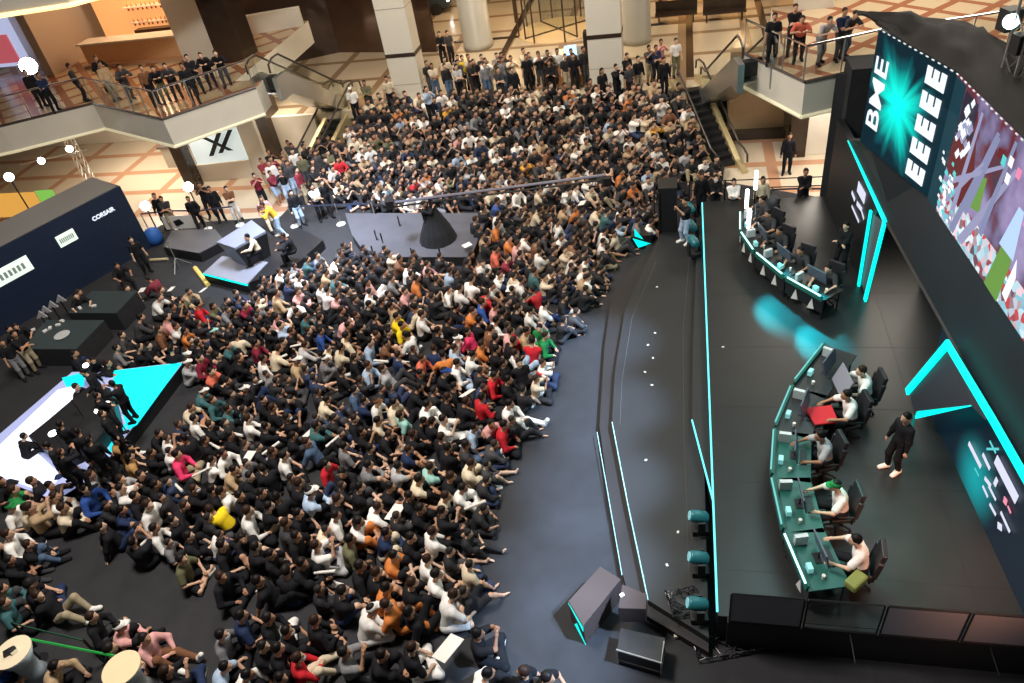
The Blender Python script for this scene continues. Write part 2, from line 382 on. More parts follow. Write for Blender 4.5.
# main screen: game picture
def game_mat():
    m = bpy.data.materials.new('screen_game'); m.use_nodes = True; nt = m.node_tree; b = nt.nodes['Principled BSDF']
    b.inputs['Base Color'].default_value = (.005, .005, .005, 1); b.inputs['Specular IOR Level'].default_value = .1
    tc = nt.nodes.new('ShaderNodeTexCoord'); sp = nt.nodes.new('ShaderNodeSeparateXYZ'); nt.links.new(tc.outputs['Object'], sp.inputs[0])
    n = nt.nodes.new('ShaderNodeTexNoise'); n.inputs['Scale'].default_value = .9; n.inputs['Detail'].default_value = 3
    nt.links.new(tc.outputs['Object'], n.inputs['Vector'])
    cr = nt.nodes.new('ShaderNodeValToRGB'); nt.links.new(n.outputs['Fac'], cr.inputs[0])
    e = cr.color_ramp.elements; e[0].position = .3; e[0].color = (.05, .03, .05, 1); e[1].position = .75; e[1].color = (.34, .30, .5, 1)
    for pos, c in ((.42, (.12, .02, .03)), (.5, (.14, .12, .22)), (.6, (.26, .20, .36))):
        k = e.new(pos); k.color = (*c, 1)
    # speckled crowd band along the bottom
    vo = nt.nodes.new('ShaderNodeTexVoronoi'); vo.inputs['Scale'].default_value = 7
    nt.links.new(tc.outputs['Object'], vo.inputs['Vector'])
    cr2 = nt.nodes.new('ShaderNodeValToRGB'); sp2 = nt.nodes.new('ShaderNodeSeparateColor'); nt.links.new(vo.outputs['Color'], sp2.inputs[0]); nt.links.new(sp2.outputs[0], cr2.inputs[0])
    e = cr2.color_ramp.elements; e[0].position = 0; e[0].color = (.6, .06, .06, 1); e[1].position = 1; e[1].color = (.75, .8, .85, 1)
    for pos, c in ((.25, (.1, .06, .08)), (.45, (.8, .55, .6)), (.7, (.15, .45, .55))):
        k = e.new(pos); k.color = (*c, 1)
    lt = nt.nodes.new('ShaderNodeMath'); lt.operation = 'LESS_THAN'; lt.inputs[1].default_value = ZB + .75
    nt.links.new(sp.outputs['Z'], lt.inputs[0])
    mx = nt.nodes.new('ShaderNodeMix'); mx.data_type = 'RGBA'
    nt.links.new(lt.outputs[0], mx.inputs[0]); nt.links.new(cr.outputs[0], mx.inputs[6]); nt.links.new(cr2.outputs[0], mx.inputs[7])
    nt.links.new(mx.outputs[2], b.inputs['Emission Color']); b.inputs['Emission Strength'].default_value = 1.0
    return m
panel(B_, C_, ZB, ZT, .25, game_mat(), 'screen', led)['label'] = 'screen showing a bright game picture'
panel(C_, D_, ZB, ZT, .25, MATS.get('x') or bpy.data.materials['screen_game'], 'screen', led)['label'] = 'screen showing a bright game picture'
def on_bc(s, z, a=B_, b=C_, off=.02):
    d = (b - a).normalized(); n = Vector((d.y, -d.x, 0)); n = n if n.x < 0 else -n
    p = a + d * s + n * off; return Vector((p.x, p.y, z))
def flat_poly(pts, m, name, off, lab=None):
    mb = MB(); q = [on_bc(s, z, off=off) for s, z in pts]; mb.slab(q, .004)
    o = mb.build(name, m, led)
    if lab: o['label'] = lab
    return o
BEAM = mat('screen_beam', (.4, .42, .6), .5, emit=(.20, .22, .36), es=1)
BEAM2 = mat('screen_beam_pale', (.5, .5, .6), .5, emit=(.27, .27, .42), es=1)
GRN = mat('screen_green', (.2, .4, .1), .5, emit=(.13, .27, .05), es=1)
PINK = mat('screen_pink', (.6, .2, .3), .5, emit=(.75, .22, .38), es=1)
SKYB = mat('screen_pale_blue', (.3, .5, .7), .5, emit=(.42, .58, .85), es=1)
WHT = mat('screen_bright', (.8, .8, .8), .5, emit=(.9, .88, .95), es=1)
TEALS = mat('screen_teal', (.1, .5, .5), .5, emit=(.1, .55, .55), es=1)
REDS = mat('screen_red', (.5, .05, .03), .5, emit=(.11, .014, .014), es=1)
DKS = mat('screen_black', (.02, .02, .02), .5, emit=(.02, .015, .03), es=1)
panel(B_ + Vector((-.01, 0, 0)), B_ + (C_ - B_).normalized() * .55 + Vector((-.012, 0, 0)), ZB, ZT - .05, .005, DARKSCREEN, 'screen_margin', led)
flat_poly([(.5, ZB + 1.1), (1.5, ZB + .6), (1.9, ZB + 1.3), (1.3, ZB + 2.6), (.6, ZB + 1.9)], REDS, 'picture_patch', .010)
flat_poly([(.55, ZB + 1.85), (1.35, ZB + 2.0), (1.25, ZT - .15), (.6, ZT - .12)], DKS, 'picture_patch', .012)
for k, (s0, z0, s1, z1, wd) in enumerate([(1.3, ZB + .1, 1.5, ZT - .2, .10), (1.5, ZB + .05, 2.3, ZT - .25, .12), (.9, ZB + .9, 2.9, ZT - .6, .12), (1.9, ZB + .7, 2.4, ZT - .3, .08), (2.0, ZB + .1, 3.3, ZT - .5, .14), (2.7, ZB + .7, 3.0, ZT - .1, .1), (.7, ZB + .15, 2.1, ZB + 1.9, .09)]):
    flat_poly([(s0 - wd, z0), (s0 + wd, z0), (s1 + wd * .5, z1), (s1 - wd * .5, z1)], BEAM if k % 2 else BEAM2, 'light_beam', .016 + .003 * k)
random.seed(4)
blob = []
for k in range(26):
    a = random.uniform(0, 6.28); r = random.uniform(.05, .52)
    blob.append((1.0 + r * math.cos(a) * .8, ZT - .75 + r * math.sin(a) * 1.2))
for k, (s, z) in enumerate(blob):
    q = .08 + .06 * random.random(); flat_poly([(s - q, z - q * .4), (s + q * .2, z - q), (s + q, z + q * .3), (s, z + q)], SCRW if k % 3 else BEAM2, 'emblem_patch', .04 + k * .0006)
for k in range(34):
    s = .65 + random.random() * .75 - .1 * (k // 9); z = ZB + .12 + .17 * (k // 4) * .8 + random.random() * .1
    q = .05 + .05 * random.random(); flat_poly([(s - q, z - q * .5), (s + q, z - q * .7), (s + q * .8, z + q * .5), (s - q * .6, z + q * .6)], WHT if k % 2 else TEALS, 'picture_speck', .04 + k * .0004)
flat_poly([(2.0, ZB + .9), (2.4, ZB + 1.0), (2.35, ZB + 1.7), (2.0, ZB + 1.6)], GRN, 'picture_patch', .013)
flat_poly([(3.4, ZB + .05), (4.0, ZB + .03), (4.05, ZB + .9), (3.9, ZB + 1.35), (3.6, ZB + 1.1)], GRN, 'picture_patch', .046)
flat_poly([(4.1, ZB + .3), (4.3, ZB + .25), (4.35, ZB + .8), (4.2, ZB + 1.1)], WHT, 'picture_patch', .05)
flat_poly([(3.5, ZB + 1.0), (4.1, ZB + 1.0), (3.95, ZB + 1.9), (3.75, ZB + 1.9)], SKYB, 'picture_patch', .05)
flat_poly([(4.0, ZB + 1.7), (4.9, ZB + 1.5), (5.0, ZT - .2), (4.2, ZT - .4)], PINK, 'picture_patch', .04)
for k, (s, z, m_) in enumerate([(2.6, ZT - .5, REDS), (2.8, ZT - .55, TEALS), (3.05, ZT - .45, WHT), (3.1, ZT - .75, WHT), (3.4, ZT - .5, PINK)]):
    flat_poly([(s - .08, z - .09), (s + .08, z - .09), (s + .08, z + .09), (s - .08, z + .09)], m_, 'picture_icon', .045)
# LED dots along the top edge
fr = MB()
for (a, b) in ((A_, B_), (B_, C_), (C_, D_)):
    d = b - a; n = int(d.length / .22)
    for i in range(n): q = a + d * ((i + .3) / n); fr.box((q.x - .03, q.y, ZT + .02), (.02, .09, .022), math.atan2(d.y, d.x) - R(90))
fr.build('rim', mat('rim_white', (.8, .8, .8), .4, emit=(.6, .65, .7), es=.3), led)
# black masking below: slopes out to the lower beam
LB = [P(849, 140, 4.0), P(886, 219, 3.8), P(956, 345, 3.8), P(994, 418, 3.8), P(1036, 492, 3.8)]
house = empty('stage_house', (10.2, 16, 0), 'black cloth-covered structure that carries the video wall, with a slanting lower beam', 'stage structure')
mk = MB()
mk.slab([LB[0], LB[1], Vector((9.93, 14.15, ZB)), Vector((9.93, 17.35, ZB))], .15)
mk.slab([LB[1], LB[2], Vector((8.9, 9.4, ZB)), Vector((9.93, 14.15, ZB))], .15)
mk.slab([LB[2], LB[4], Vector((8.05, 5.5, ZB)), Vector((8.9, 9.4, ZB))], .15)
mk.build('masking_cloth', mat('masking', (.012, .012, .017), .6, noise=.3, nscale=.6), house)
bt = MB(); lift = Vector((0.05, 0, -.07))
for i in range(1, 4): bt.tube([LB[i] + lift, LB[i + 1] + lift], .08, 4)
bt.build('lower_beam', BLACK, house)
# roof cloth
rp = [q_ + Vector((.0, 0, ZT + .05)) for q_ in (A_, B_, C_, D_)]
ro = MB(); n = 14
r2 = [P(875, 27, 8.9), P(966, 21, 9.2), P(1012, 42, 9.2), P(1024, 49, 8.9)]
far_pts = [Vector((9.7, 18.2, 8.75)), P(966, 21, 8.7), P(1030, 55, 8.7), P(1090, 95, 8.6)]
random.seed(2)
grid = []
for j in range(9):
    row = []
    for i in range(25):
        s = i / 24 * 3; k = min(2, int(s)); f = s - k
        a = rp[k].lerp(rp[k + 1], f); b = far_pts[k].lerp(far_pts[k + 1], f); q = a.lerp(b, j / 8)
        if 1 < j < 8: q = q + Vector((0, 0, .06 + min(1, j / 5) * .10 * math.sin(i * .9 + j * .7) + .05 * math.sin(i * 2.1 - j)))
        row.append(q)
    grid.append(row)
vs = [q for r_ in grid for q in r_]; fs = [(j * 25 + i, j * 25 + i + 1, (j + 1) * 25 + i + 1, (j + 1) * 25 + i) for j in range(8) for i in range(24)]
o = MB().add(vs, fs).build('roof_cloth', mat('roof_cloth', (.016, .014, .013), .75, noise=.4, nscale=2, bump=.3), house, smooth=True)
md = o.modifiers.new('thickness', 'SOLIDIFY'); md.thickness = .03
# back walls of the house down to the floor
MB().prism([W(4.9, 25.4), W(10, 25.4), W(10, 24.9), W(5.6, 24.9)], 0, 5.2).build('rear_drape', BLACKCLOTH, house)
MB().ubox(5.2, 9.6, 24.6, 25.8, 0, 5.6).build('rear_leg', BLACKCLOTH, house)

# ---- lower stage wall: panels under the beam, cyan chevrons, sponsor panels
g0, g1 = Vector((10.45, 16.31, 0)), Vector((8.87, 9.14, 0)); gd = (g1 - g0).normalized()
def WB(s, z, off=0.0):          # point on the lower wall plane
    n = Vector((gd.y, -gd.x, 0)); n = n if n.x < 0 else -n
    p = g0 + gd * s + n * off; return Vector((p.x, p.y, z))
wall = empty('stage_back_wall', (10.4, 14, .9), 'dark wall behind the players with cyan light chevrons and sponsor lettering', 'stage wall')
mw = MB()
mw.slab([WB(-6.0, ST), WB(-.9, ST), WB(-.9, 3.8), WB(-5, 4.0), WB(-6.0, 4)], .2)
mw.build('wall_panel', mat('wall_dark', (.008, .010, .013), .5), wall)
mw = MB(); mw.slab([WB(3.8, ST, -.3), WB(12.5, ST, -.3), WB(12.5, 3.75, -.3), WB(3.8, 3.75, -.3)], .2)
def glow_mat(nm, c, r0, col, bg):
    m = bpy.data.materials.new(nm); m.use_nodes = True; nt = m.node_tree; b = nt.nodes['Principled BSDF']
    b.inputs['Base Color'].default_value = (.006, .010, .016, 1)
    tc = nt.nodes.new('ShaderNodeTexCoord'); sub = nt.nodes.new('ShaderNodeVectorMath'); sub.operation = 'DISTANCE'; sub.inputs[1].default_value = c
    nt.links.new(tc.outputs['Object'], sub.inputs[0])
    cr = nt.nodes.new('ShaderNodeMapRange'); cr.inputs[1].default_value = 0; cr.inputs[2].default_value = r0; cr.inputs[3].default_value = 1; cr.inputs[4].default_value = 0
    cr.interpolation_type = 'SMOOTHSTEP'
    nt.links.new(sub.outputs['Value'], cr.inputs[0])
    mx = nt.nodes.new('ShaderNodeMix'); mx.data_type = 'RGBA'; mx.inputs[6].default_value = (*bg, 1); mx.inputs[7].default_value = (*col, 1)
    nt.links.new(cr.outputs[0], mx.inputs[0]); nt.links.new(mx.outputs[2], b.inputs['Emission Color']); b.inputs['Emission Strength'].default_value = 1
    return m
gc = PV(975, 478, WB(0, 0, -.3), WB(5, 0, -.3))
mw.build('sponsor_screen', glow_mat('sponsor_glow', tuple(gc - Vector((10.4, 14, .9))), 1.15, (0, .28, .30), (.0006, .006, .014)), wall)['label'] = 'dark blue screen with a cyan glow'
rec = MB(); rec.slab([WB(-.9, ST, -1.6), WB(4.2, ST, -1.6), WB(4.2, 4.2, -1.6), WB(-.9, 4.2, -1.6)], .1)
rec.build('recess_curtain', BLACKCLOTH, wall)
def bar3(pts, wd, nm, m=CYAN):
    mb = MB()
    for a, b in zip(pts[:-1], pts[1:]):
        d = (b - a).normalized(); n = Vector((gd.y, -gd.x, 0)); n = n if n.x < 0 else -n
        s = d.cross(n).normalized() * wd / 2; e = d * wd * .3
        mb.slab([a - s - e, b - s + e, b + s + e, a + s - e], .06)
    return mb.build(nm, m, wall)
f0 = PV(875, 298, WB(0, 0, .05), WB(1, 0, .05)); f0.z = max(f0.z, .92)
top1 = PV(886, 221, WB(0, 0, .05), WB(1, 0, .05))
bar3([WB(-.25, .93, .05), top1], .16, 'chevron_light')
bar3([WB(-1.0, .93, .05), WB(-1.15, 3.35, .05)], .11, 'chevron_light')
MB().slab([WB(-1.0, .95, .02), WB(-.3, .95, .02), WB(-.2, 3.5, .02), WB(-1.1, 3.3, .02)], .05).build('grey_panel', mat('grey_panel', (.10, .11, .13), .5), wall)
MB().tube([LB[0] + Vector((-.03, 0, -.02)), top1], [.02, .09], 6).build('chevron_light', CYAN, wall)
pk = PV(949, 344, WB(0, 0, .25), WB(1, 0, .25)); lf = PV(909, 391, WB(0, 0, .25), WB(1, 0, .25)); rt = PV(994, 419, WB(0, 0, .25), WB(1, 0, .25)); rt2 = PV(1040, 500, WB(0, 0, .25), WB(1, 0, .25))
bar3([lf, pk], .17, 'chevron_light'); bar3([pk, rt, rt2], .17, 'chevron_light')
l2 = PV(915, 416, WB(0, 0, .25), WB(1, 0, .25)); l3 = PV(971, 405, WB(0, 0, .25), WB(1, 0, .25))
mb = MB(); mb.slab([l2 + Vector((0, 0, -.09)), l3 + Vector((0, 0, -.02)), l3, l2 + Vector((0, 0, .16))], .06); mb.build('chevron_light', CYAN, wall)
MB().slab([lf, l2, l3, PV(985, 420, WB(0, 0, .22), WB(1, 0, .22)), pk], .05).build('grey_panel', mat('grey_panel2', (.045, .05, .065), .5), wall)
MB().tube([l2, Vector((l2.x, l2.y, ST))], .03, 6).build('panel_post', mat('post_teal', (.01, .06, .05), .5, emit=(0, .12, .1), es=1), wall)
# sponsor lettering blocks (slanting bars of small print, too small to read)
def wq(x, y, off=-.26): return PV(x, y, WB(0, 0, off), WB(1, 0, off))
SW = mat('sponsor_white', (.7, .72, .8), .5, emit=(.62, .64, .78), es=1)
SP = mat('sponsor_pink', (.8, .3, .4), .5, emit=(.75, .25, .35), es=1)
for (x0, y0, x1, y1, wd, m_) in [(969, 443, 981, 467, .11, SW), (983, 454, 990, 469, .09, SW), (996, 459, 1017, 500, .24, SW), (985, 478, 991, 486, .09, SW), (995, 480, 997, 484, .2, SW),
                            (983, 486, 988, 497, .06, SW), (989, 486, 996, 500, .06, SW), (990, 504, 996, 515, .07, SW), (1001, 512, 1010, 532, .07, SW), (998, 525, 1002, 528, .14, SW), (975, 468, 979, 476, .03, TEALS), (1004, 499, 1007, 503, .14, SP), (1008, 506, 1011, 513, .05, SP), (990, 441, 996, 453, .05, TEALS), (987, 449, 999, 449, .05, TEALS)]:
    a, b = wq(x0, y0), wq(x1, y1); d = (b - a).normalized(); n = Vector((gd.y, -gd.x, 0)); n = n if n.x < 0 else -n
    s = d.cross(n).normalized() * wd / 2
    MB().slab([a - s, b - s, b + s, a + s], .01).build('sponsor_text', m_, wall)
for (x0, y0, x1, y1, wd) in [(858, 186, 865, 199, .34), (852, 192, 855, 200, .12), (857, 203, 862, 210, .14), (852, 206, 859, 222, .08), (862, 212, 864, 219, .08)]:
    a, b = PV(x0, y0, WB(0, 0, .03), WB(1, 0, .03)), PV(x1, y1, WB(0, 0, .03), WB(1, 0, .03)); d = (b - a).normalized(); n = Vector((gd.y, -gd.x, 0)); n = n if n.x < 0 else -n
    s = d.cross(n).normalized() * wd / 2
    MB().slab([a - s, b - s, b + s, a + s], .01).build('sponsor_text', SW, wall)

# ---- near end of the stage: framed dark screens on a black base
br = empty('stage_end_barrier', P(725, 615, 0), 'row of framed dark glass panels closing the near end of the stage', 'barrier')
e0, e1 = W(.95, 8.28), W(9.3, 8.28); ed = (e1 - e0); L_ = ed.length; ed.normalize()
DG = mat('smoked_panel', (.02, .022, .026), .15)
mbm = MB(); 
def bp(s, z, off=0): q = e0 + ed * s; nn = Vector((ed.y, -ed.x, 0)); return Vector((q.x + nn.x * off, q.y + nn.y * off, z))
mbm.slab([bp(0, 0, .12), bp(L_, 0, .12), bp(L_, .95, .12), bp(0, .95, .12)], .12)
mbm.build('black_base', BLACK, br)
npan = 4
sx_ = [0, 1.38, 2.75, 4.15, L_]
for k in range(4):
    s0, s1 = sx_[k] + .03, sx_[k + 1] - .03
    fm = MB()
    for (a, b) in ((bp(s0, .95, .1), bp(s0, 1.95, .1)), (bp(s1, .95, .1), bp(s1, 1.95, .1)), (bp(s0, 1.95, .1), bp(s1, 1.95, .1)), (bp(s0, .97, .1), bp(s1, .97, .1))): fm.tube([a, b], .022, 4)
    f_ = fm.build('panel_frame', BLACK, br)
    MB().slab([bp(s0, .97, .1), bp(s1, .97, .1), bp(s1, 1.95, .1), bp(s0, 1.95, .1)], .02).build('panel_glass', GLASS if k == 1 else mat('glass_blue_reflection', (.26, .27, .32), .45), f_)  # pale blue base colour stands in for light reflected by the glass

# ---- rear rail of the stage with its base
rr = empty('stage_rear_railing', W(4, 25.6, 0), 'black pipe railing at the far end of the stage', 'railing')
m_ = MB()
for z in (.5, 1.0, 1.35): m_.tube([W(-1, 25.7, z), W(5.6, 25.7, z)], .022, 6)
for u in (-1, .3, 1.6, 3.0, 4.3, 5.5): m_.tube([W(u, 25.7, 0), W(u, 25.7, 1.36)], .025, 6)
m_.build('rail_pipes', BLACK, rr)

# ---- grand stair (audience sits on it) between two escalators
QBL, QBR, QTR, QTL = P(322, 192, 0), P(662, 184, 0), P(632, 104, E_Z), P(376, 116, E_Z)     # corners of the seated slope
QR0, QR1 = P(706, 172, 0), P(672, 92, E_Z)                                                     # strip right of the handrail
def qpt(s, t, a=None):
    A0, A1, B1, B0 = (QBL, QBR, QTR, QTL) if a is None else a
    p = A0.lerp(A1, s).lerp(B0.lerp(B1, s), t); return p
stair = empty('grand_stair', qpt(.5, 0), 'dark broad staircase filled with seated spectators below the entrance level', 'staircase')
st = MB(); st2 = MB()
for k in range(8):
    q = [qpt(-.04, k / 8), qpt(1.01, k / 8), qpt(1.01, 1.06), qpt(-.04, 1.06)]
    st.prism([p[:2] for p in q], E_Z * k / 8 - .001, E_Z * (k + 1) / 8)
    RR = (QBR, QR0, QR1, QTR); q = [qpt(.02, k / 8, RR), qpt(1.0, k / 8, RR), qpt(1.0, 1.06, RR), qpt(.02, 1.06, RR)]
    st2.prism([p[:2] for p in q], E_Z * k / 8 - .001, E_Z * (k + 1) / 8)
st.build('steps', STAIR, stair); st2.build('side_steps', STAIR, stair)
for (a, b, m_, lab) in ((P(338, 187, 0), P(388, 106, E_Z), mat('brass_rail', (.65, .55, .4), .3, .6), 'long pale handrail on the left of the stair'), (P(657, 184, 0), P(630, 98, E_Z), CHROME, 'long pale handrail right of the stair')):
    h = empty('stair_handrail', a, lab + ' running down through the crowd', 'handrail')
    up1 = Vector((0, 0, .85)); MB().tube([a + up1 - (b - a) * .02, a + up1, b + up1, b + up1 + (b - a) * .1], .04, 8).build('rail', m_, h)
    for k in range(5): q = a.lerp(b, k / 4); MB().tube([q, q + up1], .022, 6).build('post', STEEL, h)

def escalator(p0, p1, lab, clad, w_=1.0):
    """runs from the lower landing p0 to the upper landing p1"""
    e = empty('escalator', p0, lab, 'escalator')
    D = Vector((p1.x - p0.x, p1.y - p0.y, 0)); L = D.length; D.normalize(); Nn = Vector((-D.y, D.x, 0)); H_ = p1.z - p0.z
    def q(v, z, du): p = p0 + D * v + Nn * du; return Vector((p.x, p.y, p0.z + z))
    n = max(6, int(L / .36)); stp = MB()
    for k in range(n):
        va, vb = L * k / n, L * (k + 1) / n; za, zb = H_ * k / n, H_ * (k + 1) / n
        lo = [q(va, za - .3, -w_ / 2), q(vb, za - .3, -w_ / 2), q(vb, za - .3, w_ / 2), q(va, za - .3, w_ / 2)]
        if p0.z < .1 and za < .3:
            for c in lo: c.z = 0
        stp.hexa(lo + [Vector((c.x, c.y, p0.z + zb)) for c in lo])
    stp.build('steps', BLACK, e)
    drop = .02 if p0.z < .1 else .45
    for s in (-1, 1):
        uu = s * (w_ / 2 + .12)
        pr = [(-.8, -.02), (0, -drop), (L, H_ - .75), (L + .8, H_ - .75), (L + .8, H_ + .25), (L, H_ + .25), (0, .25), (-.8, .1)]
        a = [q(v, z, uu - .11) for v, z in pr]; b = [q(v, z, uu + .11) for v, z in pr]; nn = len(a)
        MB().add(a + b, [tuple(range(nn)), tuple(range(nn, 2 * nn))[::-1]] + [(i, nn + i, nn + (i + 1) % nn, (i + 1) % nn) for i in range(nn)]).build('side_cladding', clad, e)
        MB().slab([q(-.6, .25, uu), q(0, .25, uu), q(L, H_ + .25, uu), q(L + .6, H_ + .25, uu), q(L + .6, H_ + .95, uu), q(L, H_ + .95, uu), q(0, .95, uu), q(-.6, .95, uu)], .012).build('glass_side', GLASS, e)
        MB().tube([q(-.9, .55, uu), q(-.85, .85, uu), q(-.5, .98, uu), q(0, 1.0, uu), q(L, H_ + 1.0, uu), q(L + .5, H_ + 1.0, uu), q(L + .85, H_ + .85, uu), q(L + .9, H_ + .5, uu)], .045, 8).build('handrail', mat('handrail_rubber', (.05, .04, .035), .3), e)
    MB().slab([q(0, -drop, -w_ / 2), q(0, -drop, w_ / 2), q(L, H_ - .75, w_ / 2), q(L, H_ - .75, -w_ / 2)], .05).build('underside', clad, e)
    return e
BRASS = mat('pale_brass_panel', (.62, .50, .28), .3, .5)
escalator(P(724, 168, 0), P(690, 88, E_Z), 'short black-stepped escalator with pale gold sides right of the stair', BRASS, .95)
escalator(P(308, 178, 0), P(345, 104, E_Z), 'short escalator with gold-lit glass sides left of the stair', BRASS, .9)
escalator(P(718, 92, E_Z), P(752, 62, B_Z), 'steel-clad escalator rising to the right gallery', STEEL, .9)
escalator(P(338, 104, E_Z), P(268, 82, B_Z) + Vector((.2, .5, 0)), 'steel-clad escalator rising to the left gallery', STEEL, .9)

# ---- galleries
def railing(pts, lab, z=B_Z, h=1.15):
    r_ = empty('glass_railing', Vector((pts[0][0], pts[0][1], z)), lab, 'railing')
    t_ = MB(); t_.tube([(p[0], p[1], z + h) for p in pts], .04, 8); t_.build('top_rail', CHROME, r_)
    for a, b in zip(pts[:-1], pts[1:]):
        a = Vector((a[0], a[1], 0)); b = Vector((b[0], b[1], 0)); L = (b - a).length; n = max(1, round(L / 1.25))
        for k in range(n):
            p, q = a.lerp(b, k / n), a.lerp(b, (k + 1) / n)
            MB().tube([(p.x, p.y, z), (p.x, p.y, z + h)], .028, 6).build('post', STEEL, r_)
            d = (q - p).normalized() * .06
            MB().slab([(p.x + d.x, p.y + d.y, z + .1), (q.x - d.x, q.y - d.y, z + .1), (q.x - d.x, q.y - d.y, z + h - .1), (p.x + d.x, p.y + d.y, z + h - .1)], .012).build('glass_panel', GLASS, r_)
    return r_
def gallery(front, back, lab, mfloor):
    """front: edge polyline (world xy) ; back closes the polygon"""
    g = empty('gallery', Vector((front[0][0], front[0][1], 0)), lab, 'gallery')
    poly = [tuple(p)[:2] for p in front] + [tuple(p)[:2] for p in back]
    MB().prism(poly, B_Z - 1.15, B_Z - .01).build('slab', CREAM, g)
    fl = MB().prism(poly, B_Z - .01, B_Z).build('gallery_floor', mfloor, g)
    k = MB()
    for a, b in zip(front[:-1], front[1:]): k.tube([(a[0], a[1], B_Z + .03), (b[0], b[1], B_Z + .03)], .06, 4)
    k.build('dark_kerb', mat('kerb_brown', (.05, .035, .03), .4), g)
    c = MB()
    for a, b in zip(front[:-1], front[1:]): c.tube([(a[0], a[1], B_Z - 1.17), (b[0], b[1], B_Z - 1.17)], .07, 6)
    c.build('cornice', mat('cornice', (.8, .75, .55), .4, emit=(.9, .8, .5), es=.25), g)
    return g
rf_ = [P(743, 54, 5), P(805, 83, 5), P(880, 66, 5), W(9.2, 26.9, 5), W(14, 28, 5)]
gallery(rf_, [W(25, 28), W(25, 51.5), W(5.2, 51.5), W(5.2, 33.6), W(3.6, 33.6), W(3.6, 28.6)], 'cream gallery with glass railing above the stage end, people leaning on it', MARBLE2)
inn = lambda p, d=(.12, .12): p
railing([rf_[0] + Vector((.1, .12, 0)), rf_[1] + Vector((0, .14, 0)), rf_[2] + Vector((-.02, .14, 0)), W(9.2, 27.0, 5), W(14, 28.1, 5)], 'steel and glass railing of the right gallery')
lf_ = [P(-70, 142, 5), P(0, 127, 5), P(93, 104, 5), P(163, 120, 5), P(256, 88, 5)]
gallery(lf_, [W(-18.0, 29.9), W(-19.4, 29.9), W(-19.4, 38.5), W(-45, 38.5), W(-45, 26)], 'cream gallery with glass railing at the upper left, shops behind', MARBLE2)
railing([lf_[0] + Vector((0, .14, 0)), lf_[1] + Vector((0, .14, 0)), lf_[2] + Vector((0, .14, 0)), lf_[3] + Vector((0, .16, 0)), lf_[4] + Vector((-.1, .14, 0)), W(-17.95, 29.7, 5)], 'steel and glass railing of the left gallery')
# slab of the floor above at the top left
up_ = [P(-40, 22, 9.5), P(70, 5, 9.5), P(260, -45, 9.5)]
g = empty('upper_slab', up_[0], 'cream edge of the floor above at the top left', 'floor slab')
mb = MB(); mb.prism([tuple(p)[:2] for p in up_] + [W(-12, 34)[:2], W(-40, 34)[:2]], 9.5, 10.7); mb.build('slab', CREAM, g)
k_ = MB(); k_.tube([up_[0], up_[1], up_[2]], .09, 6); k_.build('light_cove', WARMSTRIP, g)

# ---- columns and pillars
def pillar(c, su, sv, z0, z1, m, lab, band=None, name='pillar'):
    e = empty(name, (c.x, c.y, z0), lab, 'pillar')
    mb = MB(); u0 = c
    mb.box((c.x, c.y, (z0 + z1) / 2), (su, sv, z1 - z0), ROTZ); mb.build('shaft', m, e)
    if band:
        MB().box((c.x, c.y, band), (su + .03, sv + .03, .18), ROTZ).build('dark_band', BROWN, e)
        j = MB(); j.box((c.x, c.y, band + 2.1), (su + .01, sv + .01, .025), ROTZ); j.box((c.x, c.y, band - 1.4), (su + .01, sv + .01, .02), ROTZ); j.build('joint', mat('joint_grey', (.3, .26, .2), .5), e)
    return e
pillar(W(-13.05, 34.6), 1.45, 1.1, E_Z, 13, CREAM, 'tall cream square pillar left of centre with a dark bronze band', 4.2)
pillar(W(-3.35, 34.2), 1.5, 1.1, E_Z, 13, CREAM, 'tall cream square pillar right of centre with a dark decorated band', 4.4)
MB().box(tuple(W(-23.0, 34.2, 8)), (2.0, 1.5, 6), ROTZ).build('trim_left_pier', CREAM)
struct(bpy.data.objects['trim_left_pier'])
pillar(W(-20.9, 33.3), 1.35, 1.5, 0, 13, BROWN, 'thick dark brown stone pillar beside the left escalators')
pillar(P(797, 14, 5) + Vector((1.0, .8, 0)), 1.4, 1.2, B_Z, 12, CREAM, 'cream square pillar standing on the right gallery')
def rcol(c, r, lab):
    e = empty('round_column', (c.x, c.y, E_Z), lab, 'column')
    MB().lathe((c.x, c.y, E_Z), [(r * 1.02, 0), (r * 1.02, .3), (r, .32), (r, 11)], 32).build('shaft', mat('column_grey', (.42, .40, .34), .4, noise=.08, nscale=1), e, smooth=True)
rcol(W(-11.1, 41.3), .82, 'round grey column behind the crowd left of the revolving door')
rcol(W(-2.3, 40.0), .75, 'round grey column just right of the decorated pillar')

# ---- entrance: dark glass wall, revolving door, windows, kiosk, car, benches
gw = MB(); gw.slab([W(-20, 42.5, E_Z), W(-13.5, 41.0, E_Z), W(-13.5, 41.0, 9), W(-20, 42.5, 9)], .2)
struct(gw.build('window_1', mat('dark_reflecting_glass', (.10, .06, .04), .08, .4, noise=.6, nscale=.5)))
gw = MB(); gw.slab([W(-24.5, 40.5, E_Z), W(-20, 42.5, E_Z), W(-20, 42.5, 9), W(-24.5, 40.5, 9)], .2)
struct(gw.build('window_2', mat('dark_reflecting_glass2', (.05, .032, .024), .1, .3, noise=.5, nscale=.7)))
rd = empty('revolving_door', W(-6.8, 43.0, E_Z), 'bronze-framed glass revolving door at the top centre, lit warmly from inside', 'revolving door')
c = W(-6.8, 43.0)
dm = mat('door_bronze', (.08, .05, .03), .35, .5)
MB().lathe((c.x, c.y, E_Z + 3.0), [(2.3, 0), (2.3, .7)], 32).build('canopy_drum', mat('drum_green_grey', (.22, .22, .18), .4), rd, smooth=False)
